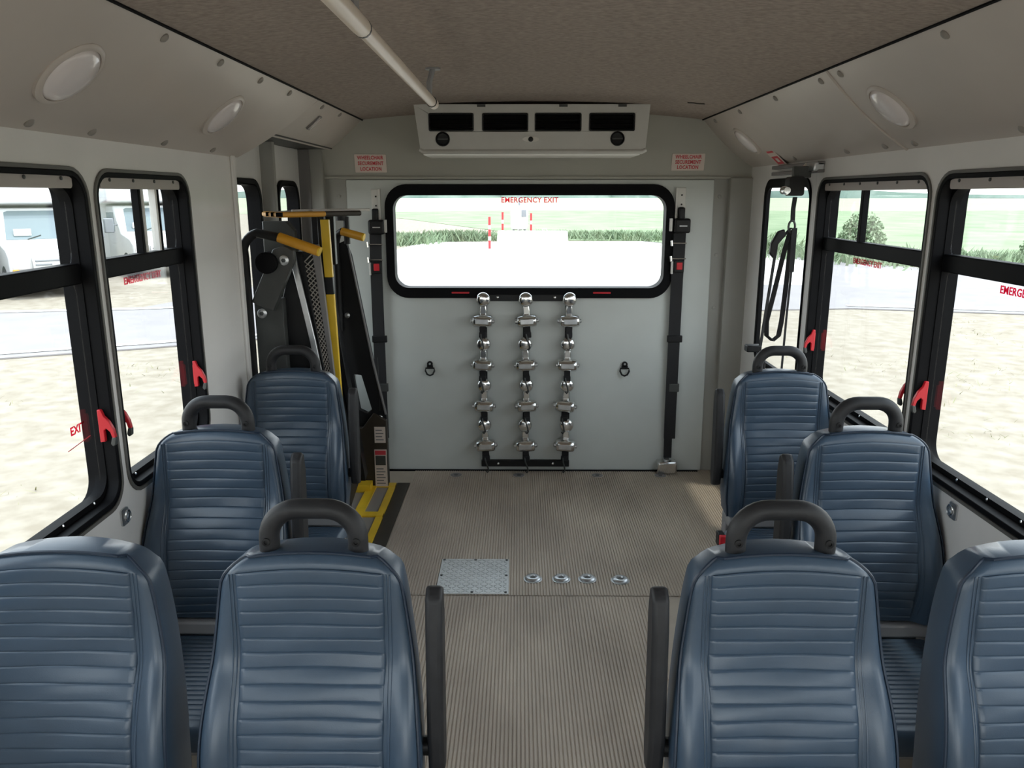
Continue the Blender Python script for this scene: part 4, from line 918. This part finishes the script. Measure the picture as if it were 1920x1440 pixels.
def bush(x, y, r, h, label):
    t = thing('bush', (x, y, G), label, 'bush', 'roadside bushes')
    mb = MB()
    for _ in range(2200):
        u, v = random.uniform(0, 2*math.pi), random.uniform(0.05, 1); q = random.uniform(0.75, 1.05)
        p = Vector((r*q*math.cos(u)*math.sqrt(1-v*v*0.92), r*q*math.sin(u)*math.sqrt(1-v*v*0.92), h*v*q)); s_ = random.uniform(0.03, 0.09)
        d1 = Vector((random.gauss(0, 1), random.gauss(0, 1), random.gauss(0, 1))).normalized()*s_; d2 = d1.cross(Vector((random.gauss(0, 1), random.gauss(0, 1), random.gauss(0, 1)))).normalized()*s_*0.6
        mb.add([p-d1, p+d2, p+d1, p-d2], [(0, 1, 2, 3)])
    mb.build('foliage', 'leaf', t, smooth=0)['kind'] = 'stuff'
    st = MB()
    for k in range(5):
        a = k*1.3; st.tube([(0, 0, 0), (r*0.3*math.cos(a), r*0.3*math.sin(a), h*0.5), (r*0.5*math.cos(a), r*0.5*math.sin(a), h*0.85)], [0.04, 0.025, 0.01], 5)
    st.build('stems', 'brown', t)
bush(14.0, 33.0, 0.95, 1.6, 'round green bush seen in the top pane of the middle right window')
bush(19.5, 29.0, 1.3, 1.3, 'low green bush beyond the road near the right picture edge')

# parked cutaway shuttle buses on the left
bus0 = None
def make_bus(t):
    # local: front faces -y, ground z = 0
    bx = lambda n_, m, p, bv, *a: MB().box(*a).build(n_, m, p, bv)
    body = MB().prism([(1.35, 0.45), (8.0, 0.45), (8.0, 2.95), (0.75, 2.95), (0.35, 2.75), (0.35, 2.16), (1.35, 2.05)], lambda a, b, q: (q, a, b), -1.2, 1.2).build('body', 'buswhite', t, 0.06, seg=3)
    cab = MB().prism([(-0.95, 0.55), (1.45, 0.45), (1.45, 2.06), (0.62, 2.04), (0.05, 1.26), (-0.75, 1.12), (-0.95, 0.98)], lambda a, b, q: (q, a, b), -0.98, 0.98).build('cab', 'buswhite', t, 0.05, seg=3)
    # windscreen lies on the slope (0.05,1.26)-(0.62,2.04)
    e = Vector((0, 0.57, 0.78)).normalized(); nn = Vector((0, -0.78, 0.57)).normalized()
    def W(a, b, d): p = Vector((a, 0.05, 1.26)) + e*b + nn*d; return tuple(p)
    ws = MB().prism([(-0.80, 0.06), (0.80, 0.06), (0.70, 0.84), (0.62, 0.88), (-0.62, 0.88), (-0.70, 0.84)], W, -0.02, 0.012).build('windscreen', 'busglass', cab)
    for xx in (-0.35, 0.35): MB().tube([W(xx, 0.05, 0.02), W(xx+0.30, 0.16, 0.02)], 0.012, 5).build('wiper', 'tyre', ws)
    bx('sun_shade', 'label', ws, 0.01, -0.62, -0.25, 0.10, 0.12, 1.40, 1.56)
    gr_ = bx('grille', 'steel', cab, 0.02, -0.52, 0.52, -1.00, -0.94, 0.62, 0.94)
    for k in range(3): bx('grille_slot', 'busgrey', gr_, 0.01, -0.46, 0.46, -1.015, -0.99, 0.66+0.09*k, 0.70+0.09*k)
    MB().prism(circ(0, 0.78, 0.13, 20, 0.055), XZ, -1.03, -0.99).build('oval_emblem', 'steel', gr_)
    for s in (-1, 1):
        h = bx('headlamp', 'lens', cab, 0.02, *sorted((s*0.56, s*0.92)), -0.985, -0.93, 0.68, 0.92)
        bx('marker_lamp', 'orange', h, 0.01, *sorted((s*0.80, s*0.93)), -0.995, -0.96, 0.62, 0.68)
        mr = bx('mirror', 'busgrey', t, 0.03, *sorted((s*1.12, s*1.38)), 0.10, 0.22, 1.28, 1.70)
        MB().tube([(s*0.95, 0.35, 1.5), (s*1.2, 0.2, 1.5)], 0.02, 6).build('mirror_arm', 'busgrey', mr)
        for yy in (-0.25, 5.6):
            wh = MB().lathe([(0.30, -0.13), (0.38, -0.11), (0.39, 0), (0.38, 0.11), (0.30, 0.13)], Matrix.Translation((s*0.86, yy, 0.39)) @ Matrix.Rotation(R(90), 4, 'Y'), 20).build('tyre', 'tyre', t)
            MB().lathe([(0.20, -0.02), (0.20, 0.02), (0.08, 0.03)], Matrix.Translation((s*0.985, yy, 0.39)) @ Matrix.Rotation(R(90*s), 4, 'Y'), 16).build('hub', 'steel', wh)
        bx('cab_window', 'busglass', cab, 0.01, *sorted((s*0.965, s*0.992)), 0.60, 1.30, 1.30, 1.85)
        for k in range(5): bx('side_window', 'busglass', body, 0.02, *sorted((s*1.19, s*1.212)), 1.7+1.2*k, 2.6+1.2*k, 1.45, 2.35)
        bx('cap_lamp', 'orange', body, 0.01, *sorted((s*0.75, s*0.90)), 0.50, 0.56, 2.80, 2.86)
    bx('bumper', 'steel', t, 0.03, -0.98, 0.98, -1.10, -0.94, 0.42, 0.60)
    bx('underbody', 'tyre', t, 0.0, -0.85, 0.85, -0.7, 7.8, 0.28, 0.50)
GB = 'white shuttle buses parked across the road'
for k, (x, y, rz, lab) in enumerate(((-11.6, 19.4, 42, 'white shuttle bus whose grille shows through the nearest left window'), (-13.3, 17.2, 42, 'white shuttle bus cut off by the left picture edge'), (-10.9, 23.9, 42, 'white shuttle bus farthest away, seen through the second left window'))):
    if bus0 is None: bus0 = t = thing('shuttle_bus', (0, 0, 0), lab, 'bus', GB); make_bus(t)
    else: t = copy_tree(bus0); t['label'] = lab
    t.location = (x, y, G); t.rotation_euler = (0, 0, R(rz))

# things behind the bus, beyond the rear window
t = thing('concrete_block', (0.6, 39.6, G), 'long white concrete block behind the bus', 'block')
MB().prism([(-1.75, 0), (1.75, 0), (1.70, 0.62), (-1.70, 0.62)], XZ, -0.5, 0.5).build('block', 'concrete', t, 0.03)
for xx in (-0.6, 0.6): MB().tube([(xx-0.12, 0, 0.60), (xx-0.10, 0, 0.72), (xx+0.10, 0, 0.72), (xx+0.12, 0, 0.60)], 0.02, 6).build('lifting_loop', 'steel', t)
def red_post(x, y, h, lab):
    t = thing('marker_post', (x, y, G), lab, 'post', 'red marker posts')
    MB().tube([(0, 0, 0), (0, 0, h)], 0.055, 10).build('post', 'red', t)
    MB().tube([(0, 0, h*0.62), (0, 0, h*0.74)], 0.058, 10).build('white_band', 'label', t)
    MB().tube([(0, 0, h*0.28), (0, 0, h*0.40)], 0.058, 10).build('white_band', 'label', t)
red_post(-1.36, 35.3, 1.42, 'tall red marker post in front of the white block')
red_post(-0.9, 41.0, 1.50, 'short red marker post left of the white tank')
red_post(0.55, 41.0, 1.45, 'short red marker post right of the white tank')
t = thing('storage_tank', (-0.05, 42.0, G), 'small white tank with a thin mast behind the concrete block', 'tank')
MB().lathe([(0.10, 0.55), (0.42, 0.62), (0.46, 0.80), (0.46, 1.50), (0.40, 1.72), (0.12, 1.82)], None, 20).build('vessel', 'buswhite', t)
for a in range(3): MB().box(-0.04, 0.04, 0.30, 0.38, 0.0, 0.75, Matrix.Rotation(R(120*a), 4, 'Z')).build('leg', 'busgrey', t)
MB().tube([(0, 0, 1.8), (0, 0, 2.6)], 0.045, 8).build('mast', 'busgrey', t)
MB().box(0.12, 0.36, -0.52, -0.44, 1.25, 1.60).build('gauge_box', 'busgrey', t, 0.02)
